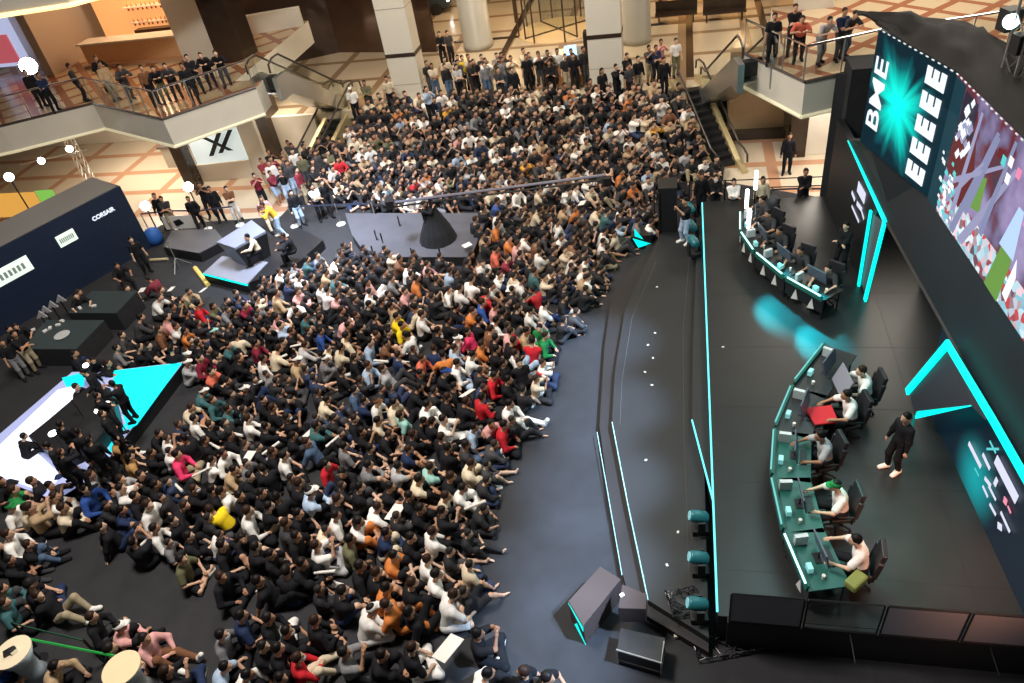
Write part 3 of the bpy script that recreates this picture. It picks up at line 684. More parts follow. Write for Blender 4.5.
for k in range(4):
    a = R(20 + 90 * k); p1 = Vector((c.x + 2.1 * math.cos(a), c.y + 2.1 * math.sin(a), 0))
    MB().slab([(c.x, c.y, E_Z + .1), (p1.x, p1.y, E_Z + .1), (p1.x, p1.y, E_Z + 2.9), (c.x, c.y, E_Z + 2.9)], .02).build('door_leaf', GLASS, rd)
    MB().tube([(p1.x, p1.y, E_Z), (p1.x, p1.y, E_Z + 3)], .05, 6).tube([(c.x, c.y, E_Z + .1), (p1.x, p1.y, E_Z + .1)], .04, 4).build('leaf_frame', dm, rd)
for k in range(8):
    a = R(45 * k); MB().tube([(c.x + 2.25 * math.cos(a), c.y + 2.25 * math.sin(a), E_Z), (c.x + 2.25 * math.cos(a), c.y + 2.25 * math.sin(a), E_Z + 3)], .05, 6).build('upright', dm, rd)
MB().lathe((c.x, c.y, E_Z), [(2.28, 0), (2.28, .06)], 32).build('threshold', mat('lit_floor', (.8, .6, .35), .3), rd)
point_light('revolving_door_lamp', (c.x, c.y, E_Z + 2.7), 220, (1, .7, .4), .4)
for k, (u, v) in enumerate([(-10.5, 46), (-1.5, 46), (3.5, 47), (8, 46), (-14, 47.5)]):
    point_light('entrance_lamp', W(u, v, 5.5), 150, (1, .62, .3), .3)
# facade mullions and lit door bays
for k, u in enumerate([-15.2, -12.6, -9.6, -4.0, -1.2, 1.6, 4.4, 7.2, 10.0]):
    w_ = empty('facade_post', W(u, 45.2, E_Z), 'dark bronze post of the entrance glazing, %s from the left' % ORDS[k], 'post', 'posts of the entrance glazing')
    MB().ubox(u - .1, u + .1, 45.1, 45.35, E_Z, 8.5).build('post_body', dm, w_)
mbx = MB()
for z in (E_Z + 3.0, E_Z + 3.4): mbx.ubox(-15.5, 10.2, 45.15, 45.3, z, z + .1)
tag(mbx.build('glazing_transom', dm), 'dark horizontal bars of the entrance glazing above the doors', 'glazing bar')
kc = W(-5.2, 35.6)
ki = empty('information_desk', (kc.x, kc.y, E_Z), 'curved wooden counter with a lit monitor behind the crowd, left of the decorated pillar', 'counter')
prof = [(1.5 * math.cos(R(a)), 1.0 * math.sin(R(a))) for a in range(0, 360, 20)]
MB().prism([(kc.x + x, kc.y + y) for x, y in prof], E_Z, E_Z + 1.0).build('counter_body', WOOD, ki)
MB().prism([(kc.x + x * 1.08, kc.y + y * 1.08) for x, y in prof], E_Z + 1.0, E_Z + 1.07).build('counter_top', mat('counter_grey', (.25, .23, .2), .3), ki)
MB().box((kc.x + .95, kc.y - .1, E_Z + 1.5), (.5, .5, 1.1), ROTZ).build('cabinet', BROWN, ki)
mo = MB().slab([(kc.x - .3, kc.y - .5, E_Z + 1.2), (kc.x + .25, kc.y - .6, E_Z + 1.2), (kc.x + .25, kc.y - .5, E_Z + 1.65), (kc.x - .3, kc.y - .4, E_Z + 1.65)], .05).build('monitor', mat('blue_monitor', (.3, .5, .9), .4, emit=(.35, .6, 1), es=1.3), ki)
# car outside
cc = P(418, 14, E_Z)
car = empty('car', cc, 'dark blue-grey car with a bright headlight parked outside at the top', 'car')
def carpt(x, y, z): 
    a = R(-8); return Vector((cc.x + x * math.cos(a) - y * math.sin(a), cc.y + x * math.sin(a) + y * math.cos(a), cc.z + z))
prof = [(-2.2, .35), (-2.2, .85), (-1.7, 1.0), (-1.0, 1.45), (.4, 1.5), (1.1, 1.05), (2.1, .85), (2.25, .6), (2.25, .35)]
mb = MB(); n = len(prof); a = [carpt(x, -.85, z) for x, z in prof]; b = [carpt(x, .85, z) for x, z in prof]
mb.add(a + b, [tuple(range(n)), tuple(range(n, 2 * n))[::-1]] + [(i, n + i, n + (i + 1) % n, (i + 1) % n) for i in range(n)])
mb.build('body', mat('car_paint', (.05, .07, .09), .25, .4), car, bevel=.06)
for x in (-1.35, 1.4):
    for y in (-.85, .85):
        M_ = Matrix.Rotation(R(-8), 3, 'Z') @ Matrix.Rotation(R(90), 3, 'X')
        MB().lathe(carpt(x, y + .1, .34), [(.2, 0), (.34, .02), (.34, .2), (.2, .22)], 16, mtx=M_).build('wheel', BLACK, car)
MB().slab([carpt(-.9, -.87, 1.0), carpt(.95, -.87, 1.0), carpt(.4, -.87, 1.4), (carpt(-.8, -.87, 1.4))], .01).build('side_window', mat('car_glass', (.1, .12, .14), .1), car)
MB().lathe(carpt(2.15, -.62, .7), [(.02, -.1), (.12, 0), (.12, .12), (.02, .16)], 12).build('headlight', LAMP, car)
# benches with wooden seats beyond the round column
for k, (x, y) in enumerate([(676, 22), (724, 20)]):
    p = P(x, y, E_Z)
    bn = empty('bench', p, ['long dark bench under the warm light, left of two', 'long dark bench under the warm light, right of two'][k], 'bench')
    MB().box((p.x, p.y, E_Z + .45), (2.2, .6, .1), ROTZ).build('seat', BROWN, bn)
    MB().box((p.x + .1, p.y + .3, E_Z + .75), (2.2, .08, .6), ROTZ).build('backrest', BROWN, bn)
    for s in (-.9, .9): q = Vector((p.x, p.y, 0)) + Vector((CA, -SA, 0)) * s; MB().box((q.x, q.y, E_Z + .2), (.08, .5, .4), ROTZ).build('leg', DARK, bn)
wl = MB()
for u0 in (-.8, 2.2, 5.2): wl.ubox(u0, u0 + 2.4, 45.5, 45.7, E_Z + .2, E_Z + 2.6)
tag(wl.build('lit_display_panels', mat('warm_panel', (.8, .5, .2), .5, emit=(.9, .42, .12), es=.5)), 'row of glowing amber wall panels at the far right of the entrance', 'wall panels')
MB().ubox(-14, 14, 42.3, 42.7, E_Z, E_Z + .01).build('trim_floor_band', BROWN); struct(bpy.data.objects['trim_floor_band'])
for k, u in enumerate((.2, 3.9, -9.6)):
    struct(MB().ubox(u, u + .35, 34.5, 52, E_Z, E_Z + .008).build('trim_%d' % (k + 1), BROWN))

# ---- walls under and behind the galleries
struct(MB().ubox(5.0, 14, 30.2, 30.5, 0, B_Z - 1.1).build('wall_right_pit', CREAM2))
dr = MB().ubox(6.6, 7.5, 30.14, 30.2, 0, 2.2)
d_ = struct(dr.build('door_1', mat('pale_door', (.72, .68, .6), .5)))
MB().ubox(7.3, 7.36, 30.08, 30.14, 1.0, 1.15).build('door_handle', STEEL, d_)
fr_ = MB(); fr_.ubox(6.55, 6.6, 30.12, 30.2, 0, 2.25); fr_.ubox(7.5, 7.55, 30.12, 30.2, 0, 2.25); fr_.ubox(6.55, 7.55, 30.12, 30.2, 2.2, 2.25); fr_.build('door_frame', DARK, d_)
struct(MB().ubox(4.35, 5.0, 30.0, 30.6, 0, B_Z - 1.1).build('trim_brown_corner', BROWN))
struct(MB().ubox(2.0, 4.35, 32.4, 32.9, 0, 3.7).build('wall_bronze', BRONZE))
sb = MB(); sb.ubox(1.9, 4.4, 31.9, 32.4, 0, .3)
tag(sb.build('dark_plinth', BROWN), 'dark stone plinth at the foot of the bronze wall', 'plinth')
# left pit shops
struct(MB().ubox(-60, -24.5, 36, 36.3, 0, 4.2).build('wall_left_shops', CREAM2))
shop = empty('glass_shop', W(-22, 31.5, 0), 'small bright glass shop under the left gallery with a black sign', 'shop')
sa, sb_ = P(200, 170, .6), P(250, 165, .6); sd_ = (sb_ - sa)
def sp(t, z, o=0): q = sa + sd_ * t; return Vector((q.x, q.y - o, z))
MB().slab([sp(0, .9), sp(1, .9), sp(1, 2.9), sp(0, 2.9)], .2).build('lit_glass', mat('shop_glow', (.6, .65, .65), .4, emit=(.55, .66, .66), es=.6), shop)
MB().slab([sp(-.02, 0, .1), sp(1.02, 0, .1), sp(1.02, .9, .1), sp(-.02, .9, .1)], .3).build('counter_front', CREAM2, shop)
MB().slab([sp(1.02, 0), sp(1.35, 0), sp(1.35, 3.8), sp(1.02, 3.8)], .3).build('side_wall', CREAM, shop)
sgn = MB()
for a, b in (((.30, 1.3), (.62, 2.4)), ((.30, 2.3), (.72, 1.5)), ((.5, 1.4), (.85, 2.5))):
    sgn.slab([sp(a[0], a[1], .1), sp(a[0] + .09, a[1], .1), sp(b[0] + .09, b[1], .1), sp(b[0], b[1], .1)], .04)
sgn.build('sign', BLACK, shop)
cnt = empty('shop_counter', W(-29, 33.5, 0), 'grey stone counter with dark bags under the left gallery', 'counter')
MB().ubox(-26.6, -23.6, 32.2, 33.2, 0, 1.1).build('counter_body', mat('counter_stone', (.4, .36, .3), .5), cnt)
MB().ubox(-26.7, -23.5, 32.1, 33.3, 1.1, 1.2).build('counter_top', mat('counter_top_dark', (.12, .1, .09), .3), cnt)
pillar(P(196, 187, 0), .6, .6, 0, B_Z - 1.1, BROWN, 'dark slim pillar under the left gallery corner')
# bar behind the left gallery
bar = empty('bar_counter', W(-27.5, 34.3, B_Z), 'long warm wooden bar counter with a pale top behind the left gallery', 'bar')
MB().ubox(-29.9, -23.6, 34.0, 34.8, B_Z, B_Z + 1.05).build('counter_body', mat('bar_wood', (.72, .42, .2), .4, noise=.15), bar)
MB().ubox(-30.0, -23.5, 33.85, 34.9, B_Z + 1.05, B_Z + 1.13).build('counter_top', CREAM, bar)
MB().ubox(-29.9, -23.6, 33.6, 34.0, B_Z, B_Z + .12).build('foot_step', mat('step_wood', (.55, .33, .18), .4), bar)
sh = empty('back_shelf', W(-27.5, 37.6, B_Z), 'glowing orange back shelf of the bar with rows of bottles', 'shelf')
MB().ubox(-30.2, -23.4, 36.5, 36.7, B_Z, B_Z + 4.3).build('back_panel', WARMSHELF, sh)
for k in range(4): MB().ubox(-28.2, -23.6, 36.1, 36.5, B_Z + .55 + k * .75, B_Z + .6 + k * .75).build('shelf_board', mat('shelf_cream', (.8, .6, .45), .5), sh)
MB().ubox(-28.0, -23.6, 36.0, 36.45, B_Z, B_Z + 1.0).build('base_cabinet', BROWN, sh)
random.seed(9)
btp = None
for k in range(3):
    for i in range(16):
        u = -28.0 + i * .27 + random.uniform(-.03, .03); p = W(u, 36.3, B_Z + 1.15 + k * .75)
        if btp is None:
            btp = MB().lathe((0, 0, 0), [(.04, 0), (.045, .02), (.045, .2), (.018, .27), (.018, .34)], 8).build('bottle', mat('bottle_glass', (.25, .08, .03), .2)); bo = btp
        else: bo = btp.copy(); COL.objects.link(bo)
        bo.location = p
        tag(bo, 'small bottle on the %s glowing shelf behind the bar, %s from the left' % (('lowest', 'middle', 'upper')[k], ORDS[i]), 'bottle', 'bottles on the bar shelf')
point_light('bar_lamp', W(-27.5, 35.3, B_Z + 3.6), 190, (1, .66, .4), .4)
point_light('bar_lamp', W(-25.0, 35.3, B_Z + 3.6), 150, (1, .66, .4), .4)
struct(MB().ubox(-31.8, -31.3, 33, 38, B_Z, 9.5).build('trim_bar_post', mat('greige', (.45, .38, .3), .5)))
struct(MB().ubox(-40, -31.8, 35, 35.3, B_Z, 9.5).build('wall_shop_front', mat('shop_wall', (.5, .42, .36), .5, noise=.2)))
adv = empty('poster_screen', W(-34.5, 33.5, B_Z), 'bright poster screen in red and blue at the far upper left edge', 'poster')
MB().ubox(-36.2, -33.6, 34.2, 34.4, B_Z + .3, B_Z + 3.6).build('screen_face', mat('poster', (.4, .4, .6), .4, emit=(.4, .45, .65), es=.8, ), adv)
MB().ubox(-35.6, -34.0, 34.12, 34.2, B_Z + .5, B_Z + 1.9).build('poster_red_shape', mat('poster_red', (.5, .1, .1), .4, emit=(.4, .08, .1), es=.8), adv)
# structure seen through the gap right of the dark pillar: the next shop, cream band
qa, qb = P(243, 36, 5), P(303, 26, 5)
struct(MB().slab([qa, qb, qb + Vector((0, 0, .9)), qa + Vector((0, 0, .9))], .4).build('trim_cream_band', CREAM))

# ================================================================== PEOPLE
def v3(*a): return np.array(a, dtype=float)
class SDF:
    """smooth union of tapered capsules and ellipsoids, meshed by surface nets"""
    def __init__(s, k=.03): s.items = []; s.k = k; s.cuts = []
    def cap(s, a, b, ra, rb): s.items.append(('c', np.array(a, float), np.array(b, float), ra, rb)); return s
    def ell(s, c, r, rot=None): s.items.append(('e', np.array(c, float), np.array(r, float), rot, 0)); return s
    def cut(s, p, n): s.cuts.append((np.array(p, float), np.array(n, float) / np.linalg.norm(n))); return s   # removes the side n points to
    def bounds(s):
        lo = np.full(3, 1e9); hi = -lo
        for it in s.items:
            if it[0] == 'c':
                r = max(it[3], it[4]); lo = np.minimum(lo, np.minimum(it[1], it[2]) - r); hi = np.maximum(hi, np.maximum(it[1], it[2]) + r)
            else: r = it[2].max(); lo = np.minimum(lo, it[1] - r); hi = np.maximum(hi, it[1] + r)
        return lo, hi
    def ev(s, X):
        d = None
        for it in s.items:
            if it[0] == 'c':
                a, b = it[1], it[2]; ab = b - a; L2 = (ab ** 2).sum() + 1e-12
                t = np.clip(((X - a) @ ab) / L2, 0, 1)
                di = np.linalg.norm(X - a - t[..., None] * ab, axis=-1) - (it[3] + (it[4] - it[3]) * t)
            else:
                q = X - it[1]
                if it[3] is not None: q = q @ it[3]
                k0 = np.linalg.norm(q / it[2], axis=-1); k1 = np.linalg.norm(q / it[2] ** 2, axis=-1) + 1e-9
                di = k0 * (k0 - 1) / k1
            if d is None: d = di
            else:
                h = np.clip(.5 + .5 * (d - di) / s.k, 0, 1); d = d * (1 - h) + di * h - s.k * h * (1 - h)
        for p, n in s.cuts: d = np.maximum(d, (X - p) @ n)
        return d
    def mesh(s, h):
        lo, hi = s.bounds(); lo = lo - 2 * h - s.k * .3; hi = hi + 2 * h + s.k * .3
        n = np.ceil((hi - lo) / h).astype(int) + 1
        ax = [lo[i] + h * np.arange(n[i]) for i in range(3)]
        G = np.stack(np.meshgrid(*ax, indexing='ij'), -1); D = s.ev(G)
        S = D < 0
        nx, ny, nz = [m - 1 for m in n]
        acc = np.zeros((nx, ny, nz, 3)); cnt = np.zeros((nx, ny, nz))
        offs = [(i, j, k) for i in (0, 1) for j in (0, 1) for k in (0, 1)]
        for o in offs:
            for axn in range(3):
                if o[axn] == 1: continue
                o2 = list(o); o2[axn] = 1
                s0 = tuple(slice(o[i], o[i] + (nx, ny, nz)[i]) for i in range(3)); s1 = tuple(slice(o2[i], o2[i] + (nx, ny, nz)[i]) for i in range(3))
                a, b = D[s0], D[s1]; m = (a < 0) != (b < 0)
                t = np.where(m, a / np.where(m, a - b, 1), 0)
                p = np.array(o, float) + 0 * acc; p[..., axn] += t
                acc += np.where(m[..., None], p, 0); cnt += m
        act = cnt > 0; idx = -np.ones(act.shape, int); idx[act] = np.arange(act.sum())
        cells = np.argwhere(act); V = lo + h * (cells + acc[act] / cnt[act][:, None])
        F = []
        for axn in range(3):
            a1, a2 = (axn + 1) % 3, (axn + 2) % 3
            sl0 = [slice(None)] * 3; sl1 = [slice(None)] * 3; sl0[axn] = slice(0, -1); sl1[axn] = slice(1, None)
            A = S[tuple(sl0)]; B = S[tuple(sl1)]; e = np.argwhere(A != B)
            e = e[(e[:, a1] > 0) & (e[:, a2] > 0) & (e[:, a1] < n[a1] - 1) & (e[:, a2] < n[a2] - 1)]
            if not len(e): continue
            def cell(d1, d2): q = e.copy(); q[:, a1] -= d1; q[:, a2] -= d2; return idx[q[:, 0], q[:, 1], q[:, 2]]
            q = np.stack([cell(1, 1), cell(0, 1), cell(0, 0), cell(1, 0)], 1)
            inside = A[e[:, 0], e[:, 1], e[:, 2]]
            q[~inside] = q[~inside][:, ::-1]; F.append(q)
        F = np.concatenate(F)
        return V, F

def ik(a, t, l1, l2, hint):
    a, t, hint = map(lambda q: np.array(q, float), (a, t, hint)); d = t - a; L = np.linalg.norm(d)
    if L > (l1 + l2) * .999: t = a + d / L * (l1 + l2) * .999; d = t - a; L = np.linalg.norm(d)
    u = d / L; x = (l1 ** 2 - l2 ** 2 + L ** 2) / (2 * L); y = math.sqrt(max(0, l1 ** 2 - x ** 2))
    h = hint - u * hint.dot(u); h /= np.linalg.norm(h) + 1e-9
    return a + u * x + h * y, t
# pose: pelvis, neck base, head, look direction, wrists, ankles, knee hint, elbow hint, toe directions
POSES = {
 'cross': dict(pel=(0, 0, .13), neck=(.09, 0, .60), head=(.16, 0, .80), wr=[(.33, .14, .24), (.30, -.16, .22)], an=[(.30, -.12, .07), (.36, .12, .07)], kh=[(.3, 1, .05), (.3, -1, .05)], eh=[(-.3, 1, -.5), (-.3, -1, -.5)], toe=[(.3, -1, -.1), (.3, 1, -.1)]),
 'hug': dict(pel=(0, 0, .13), neck=(.13, 0, .58), head=(.21, 0, .78), wr=[(.46, -.02, .34), (.47, .04, .30)], an=[(.50, .12, .08), (.53, -.12, .08)], kh=[(.3, .2, 1), (.3, -.2, 1)], eh=[(-.1, 1, -.3), (-.1, -1, -.3)], toe=[(1, .1, -.1), (1, -.1, -.1)]),
 'back': dict(pel=(.05, 0, .13), neck=(-.10, 0, .59), head=(-.08, 0, .79), wr=[(-.36, .27, .06), (-.34, -.25, .06)], an=[(.58, .16, .08), (.66, -.10, .08)], kh=[(.2, .3, 1), (.2, -.2, 1)], eh=[(-1, .5, .3), (-1, -.5, .3)], toe=[(1, .3, .1), (1, -.1, .1)]),
 'out': dict(pel=(0, 0, .13), neck=(.05, 0, .60), head=(.12, 0, .80), wr=[(.34, .16, .24), (.36, -.02, .30)], an=[(.82, .12, .08), (.52, -.14, .08)], kh=[(.2, .2, 1), (.1, -.2, 1)], eh=[(-.3, 1, -.3), (-.3, -1, -.3)], toe=[(.6, .1, 1), (1, -.1, 0)]),
 'phone': dict(pel=(0, 0, .13), neck=(.02, 0, .61), head=(.06, 0, .82), wr=[(.36, .10, .74), (.36, -.06, .76)], an=[(.30, -.12, .07), (.36, .12, .07)], kh=[(.3, 1, .05), (.3, -1, .05)], eh=[(.3, .8, -1), (.3, -.8, -1)], toe=[(.3, -1, -.1), (.3, 1, -.1)]),
 'lean': dict(pel=(0, 0, .13), neck=(.20, .05, .54), head=(.32, .06, .70), wr=[(.48, .20, .16), (.50, -.10, .18)], an=[(.34, -.14, .07), (.42, .14, .07)], kh=[(.4, 1, .2), (.4, -1, .2)], eh=[(-.3, 1, .1), (-.3, -1, .1)], toe=[(.3, -1, -.1), (.3, 1, -.1)]),
 'stand': dict(pel=(0, 0, .90), neck=(.0, 0, 1.40), head=(.04, 0, 1.60), wr=[(.08, .27, .84), (.10, -.27, .84)], an=[(-.02, .11, .08), (.06, -.12, .08)], kh=[(1, .1, 0), (1, -.1, 0)], eh=[(-1, .3, 0), (-1, -.3, 0)], toe=[(1, .25, -.15), (1, -.2, -.15)]),
 'folded': dict(pel=(0, 0, .90), neck=(.02, 0, 1.40), head=(.07, 0, 1.60), wr=[(.26, -.08, 1.12), (.27, .10, 1.08)], an=[(-.04, .13, .08), (.06, -.13, .08)], kh=[(1, .1, 0), (1, -.1, 0)], eh=[(0, 1, -1), (0, -1, -1)], toe=[(1, .25, -.15), (1, -.2, -.15)]),
 'lean_rail': dict(pel=(-.10, 0, .88), neck=(.14, 0, 1.33), head=(.24, 0, 1.50), wr=[(.40, .14, 1.15), (.40, -.14, 1.15)], an=[(-.22, .12, .08), (.02, -.12, .08)], kh=[(1, .1, 0), (1, -.1, 0)], eh=[(-.5, 1, -.6), (-.5, -1, -.6)], toe=[(1, .2, -.15), (1, -.2, -.15)]),
 'film': dict(pel=(0, 0, .90), neck=(-.01, 0, 1.41), head=(.03, 0, 1.61), wr=[(.36, .08, 1.46), (.36, -.07, 1.47)], an=[(-.02, .13, .08), (.05, -.12, .08)], kh=[(1, .1, 0), (1, -.1, 0)], eh=[(.2, .8, -1), (.2, -.8, -1)], toe=[(1, .25, -.15), (1, -.2, -.15)]),
 'walk': dict(pel=(0, 0, .89), neck=(.05, 0, 1.38), head=(.11, 0, 1.58), wr=[(.25, .25, .92), (-.16, -.26, .88)], an=[(-.30, .09, .14), (.28, -.09, .08)], kh=[(1, .1, 0), (1, -.1, 0)], eh=[(-1, .3, 0), (-1, -.3, 0)], toe=[(1, 0, -.6), (1, 0, .1)]),
 'desk': dict(pel=(0, 0, .53), neck=(.10, 0, 1.02), head=(.19, 0, 1.21), wr=[(.50, .26, .80), (.50, -.28, .80)], an=[(.46, .14, .08), (.40, -.16, .08)], kh=[(1, .2, 1), (1, -.2, 1)], eh=[(-.3, 1, -.7), (-.3, -1, -.7)], toe=[(1, .2, -.1), (1, -.2, -.1)]),
}
def skeleton(p):
    d = POSES[p]; pel, neck, head = map(lambda k: np.array(d[k], float), ('pel', 'neck', 'head'))
    up = (neck - pel) / np.linalg.norm(neck - pel); side = v3(0, 1, 0)
    sk = dict(pel=pel, neck=neck, head=head, up=up, chest=pel + (neck - pel) * .68 + v3(-.015, 0, 0), waist=pel + (neck - pel) * .35 + v3(-.01, 0, 0), arms=[], legs=[])
    for i, s in enumerate((1, -1)):
        sh = neck - up * .05 + side * s * .175; el, wr = ik(sh, d['wr'][i], .275, .245, d['eh'][i])
        hip = pel + side * s * .09; kn, an = ik(hip, d['an'][i], .43, .41, d['kh'][i])
        toe = np.array(d['toe'][i], float); toe /= np.linalg.norm(toe)
        hd = wr - el; hd /= np.linalg.norm(hd)
        sk['arms'].append((sh, el, wr, hd)); sk['legs'].append((hip, kn, an, toe))
    return sk
def head_parts(s, sk, g=0.0):
    H = sk['head']; s.ell(H + v3(-.005, 0, .025), (.098 + g, .078 + g, .108 + g)); s.ell(H + v3(.028, 0, -.045), (.066 + g, .060 + g, .075 + g))
def add_geo(lists, V, F, mi):
    b = sum(len(x[0]) for x in lists); lists.append((V, F + b, np.full(len(F), mi)))
def tube_np(pts, rs, n=6):
    mb = MB().tube([Vector(tuple(p)) for p in pts], list(rs), n); return mb
def build_me(name, lists, extra, mats):
    """lists of (V, quads, mat) + extra MBs (mb, mat)"""
    V = []; F = []; M = []; b = 0
    for (v, f, m) in lists: V += v.tolist(); F += [tuple(q) for q in f.tolist()]; M += m.tolist(); b += len(v)
    for mb, mi in extra: F += [tuple(i + b for i in f) for f in mb.f]; V += mb.v; M += [mi] * len(mb.f); b += len(mb.v)
    me = bpy.data.meshes.new(name); me.from_pydata(V, [], F)
    for m in mats: me.materials.append(m)
    me.polygons.foreach_set('material_index', M); me.polygons.foreach_set('use_smooth', [True] * len(F)); me.update()
    return me
def body_sdf(sk, k=.035):
    s = SDF(k); pel, neck, up = sk['pel'], sk['neck'], sk['up']
    s.ell(sk['pel'] + up * .02, (.115, .155, .12)); s.ell(sk['waist'], (.10, .13, .15)); s.ell(sk['chest'], (.115, .165, .17))
    s.cap(neck - up * .05 + v3(0, .10, -.01), neck - up * .05 + v3(0, -.10, -.01), .068, .068)
    s.cap(neck - up * .02, sk['head'] + v3(-.015, 0, -.03), .052, .05)
    for sh, el, wr, hd in sk['arms']:
        s.cap(sh, el, .052, .040); s.cap(el, wr, .040, .025)
        s.cap(wr + hd * .015, wr + hd * .075, .030, .030)
    for hip, kn, an, toe in sk['legs']:
        s.cap(hip, kn, .085, .056); s.cap(kn, kn + (an - kn) * .4, .055, .055); s.cap(kn + (an - kn) * .4, an, .055, .036)
        s.cap(an + v3(0, 0, -.035), an + v3(0, 0, -.045) + toe * .16, .038, .030)
    head_parts(s, sk)
    H = sk['head']; s.ell(H + v3(.098, 0, -.012), (.020, .014, .024))        # nose
    for y in (-1, 1): s.ell(H + v3(-.005, y * .080, -.005), (.020, .012, .032))
    return s
def finger_mbs(sk):
    out = MB()
    for i, (sh, el, wr, hd) in enumerate(sk['arms']):
        sd = np.cross(hd, v3(0, 0, 1)); sd = sd / (np.linalg.norm(sd) + 1e-9); dn = np.cross(hd, sd); dn = dn if dn[2] < 0 else -dn
        base = wr + hd * .085
        for k, (off, L) in enumerate(((-.027, .062), (-.009, .074), (.009, .070), (.027, .055))):
            b = base + sd * off; p1 = b + hd * L * .5 + dn * .008; p2 = p1 + (hd * .7 + dn * .75) * L * .5
            out.tube([Vector(b - hd * .02), Vector(p1), Vector(p2)], [.0095, .0088, .007], 5)
        t = wr + hd * .035 + sd * (.030 if i == 0 else -.030)
        out.tube([Vector(t - sd * (.015 if i == 0 else -.015)), Vector(t + hd * .03 + sd * (.014 if i == 0 else -.014)), Vector(t + hd * .058 + sd * (.010 if i == 0 else -.010) + dn * .01)], [.011, .010, .008], 5)
    return out
def face_mb(sk):
    e = MB(); H = sk['head']
    for y in (-.031, .031): e.lathe(tuple(H + v3(.082, y, .012)), [(.002, -.010), (.011, -.004), (.011, .004), (.002, .010)], 8)
    l = MB(); l.box(tuple(H + v3(.090, 0, -.058)), (.012, .040, .010))
    return e, l
def shirt_sdf(sk, long, g=.016, k=.05):
    s = SDF(k); pel, neck, up = sk['pel'], sk['neck'], sk['up']
    s.ell(pel + up * .06, (.125 + g, .150 + g, .13)); s.ell(sk['waist'], (.115 + g, .145 + g, .16)); s.ell(sk['chest'], (.12 + g, .17 + g, .175))
    s.cap(neck - up * .05 + v3(0, .11, -.01), neck - up * .05 + v3(0, -.11, -.01), .07 + g, .07 + g)
    for sh, el, wr, hd in sk['arms']:
        if long: s.cap(sh, el, .058 + g, .046 + g); s.cap(el, wr - hd * .01, .044 + g, .032 + g * .6)
        else: m = sh + (el - sh) * .72; s.cap(sh, m, .060 + g, .058 + g)
    s.cut(neck + up * .045, up)
    return s
def pants_sdf(sk, short, g=.014, k=.04):
    s = SDF(k); pel, up = sk['pel'], sk['up']
    s.ell(pel + up * .02, (.125 + g, .160 + g, .125))
    for hip, kn, an, toe in sk['legs']:
        if short: m = hip + (kn - hip) * .86; s.cap(hip, m, .092 + g, .075 + g)
        else: s.cap(hip, kn, .090 + g, .063 + g); s.cap(kn, an + (kn - an) * .08, .062 + g, .046 + g)
    return s
def hair_sdf(sk, kind):
    s = SDF(.02); H = sk['head']
    s.ell(H + v3(-.014, 0, .036), (.106, .088, .112))
    if kind == 'long': s.cap(H + v3(-.06, 0, .02), H + v3(-.105, 0, -.16), .078, .055); s.cap(H + v3(-.03, .055, 0), H + v3(-.03, .07, -.13), .03, .02); s.cap(H + v3(-.03, -.055, 0), H + v3(-.03, -.07, -.13), .03, .02)
    s.cut(H + v3(.052, 0, .055), (1, 0, -.75))
    if kind == 'short': s.cut(H + v3(-.02, 0, -.045), (.55, 0, -1))
    return s
def cap_mb(sk):
    s = SDF(.01); H = sk['head']; s.ell(H + v3(-.008, 0, .045), (.112, .094, .092)); s.cut(H + v3(0, 0, .035), (0, 0, -1)); return s
def brim_mb(sk):
    H = sk['head']; mb = MB(); pts = []
    for k in range(9): a = R(-70 + 140 * k / 8); pts.append((H[0] + .085 + .085 * math.cos(a), H[1] + .078 * math.sin(a) / math.sin(R(70)), H[2] + .045))
    pts += [(H[0] + .05, H[1] + .07, H[2] + .05), (H[0] + .05, H[1] - .07, H[2] + .05)]
    mb.prism([(p[0], p[1]) for p in pts], lambda p: H[2] + .052 - (p[0] - H[0] - .06) * .2, lambda p: H[2] + .062 - (p[0] - H[0] - .06) * .2); return mb
def mask_sdf(sk):
    s = SDF(.01); H = sk['head']; s.ell(H + v3(.040, 0, -.050), (.078, .070, .072)); s.cut(H + v3(.035, 0, 0), (-1, 0, 0)); s.cut(H + v3(0, 0, -.002), (0, 0, 1)); return s
def shoe_sdf(sk, i):
    hip, kn, an, toe = sk['legs'][i]; s = SDF(.03); d = v3(toe[0], toe[1], toe[2] * .7)
    d = toe; s.cap(an + v3(0, 0, -.022) - d * .03, an + v3(0, 0, -.030) + d * .175, .060, .051); s.cap(an + v3(0, 0, .015), an + v3(0, 0, -.02), .056, .056); return s
_cache = {}
def pmesh(kind, pose, opt=None, h=.017):
    key = (kind, pose, opt, h)
    if key in _cache: return _cache[key]
    sk = skeleton(pose); L = []; ex = []; mats = [CLOTH]
    if kind == 'body':
        V, F = body_sdf(sk).mesh(h); add_geo(L, V, F, 0); e, l = face_mb(sk); ex = [(finger_mbs(sk), 0), (e, 1), (l, 2)]; mats = [SKIN, EYE, LIP]
    elif kind == 'shirt': V, F = shirt_sdf(sk, opt).mesh(h * 1.15); add_geo(L, V, F, 0)
    elif kind == 'trousers': V, F = pants_sdf(sk, opt).mesh(h * 1.15); add_geo(L, V, F, 0)
    elif kind == 'hair': V, F = hair_sdf(sk, opt).mesh(h * .85); add_geo(L, V, F, 0); mats = [HAIR]
    elif kind == 'cap': V, F = cap_mb(sk).mesh(h * .85); add_geo(L, V, F, 0); ex = [(brim_mb(sk), 0)]
    elif kind == 'face_mask': V, F = mask_sdf(sk).mesh(h * .7); add_geo(L, V, F, 0)
    elif kind == 'shoe': V, F = shoe_sdf(sk, opt).mesh(h); add_geo(L, V, F, 0)
    me = build_me('%s_%s' % (kind, pose), L, ex, mats); _cache[key] = me; return me
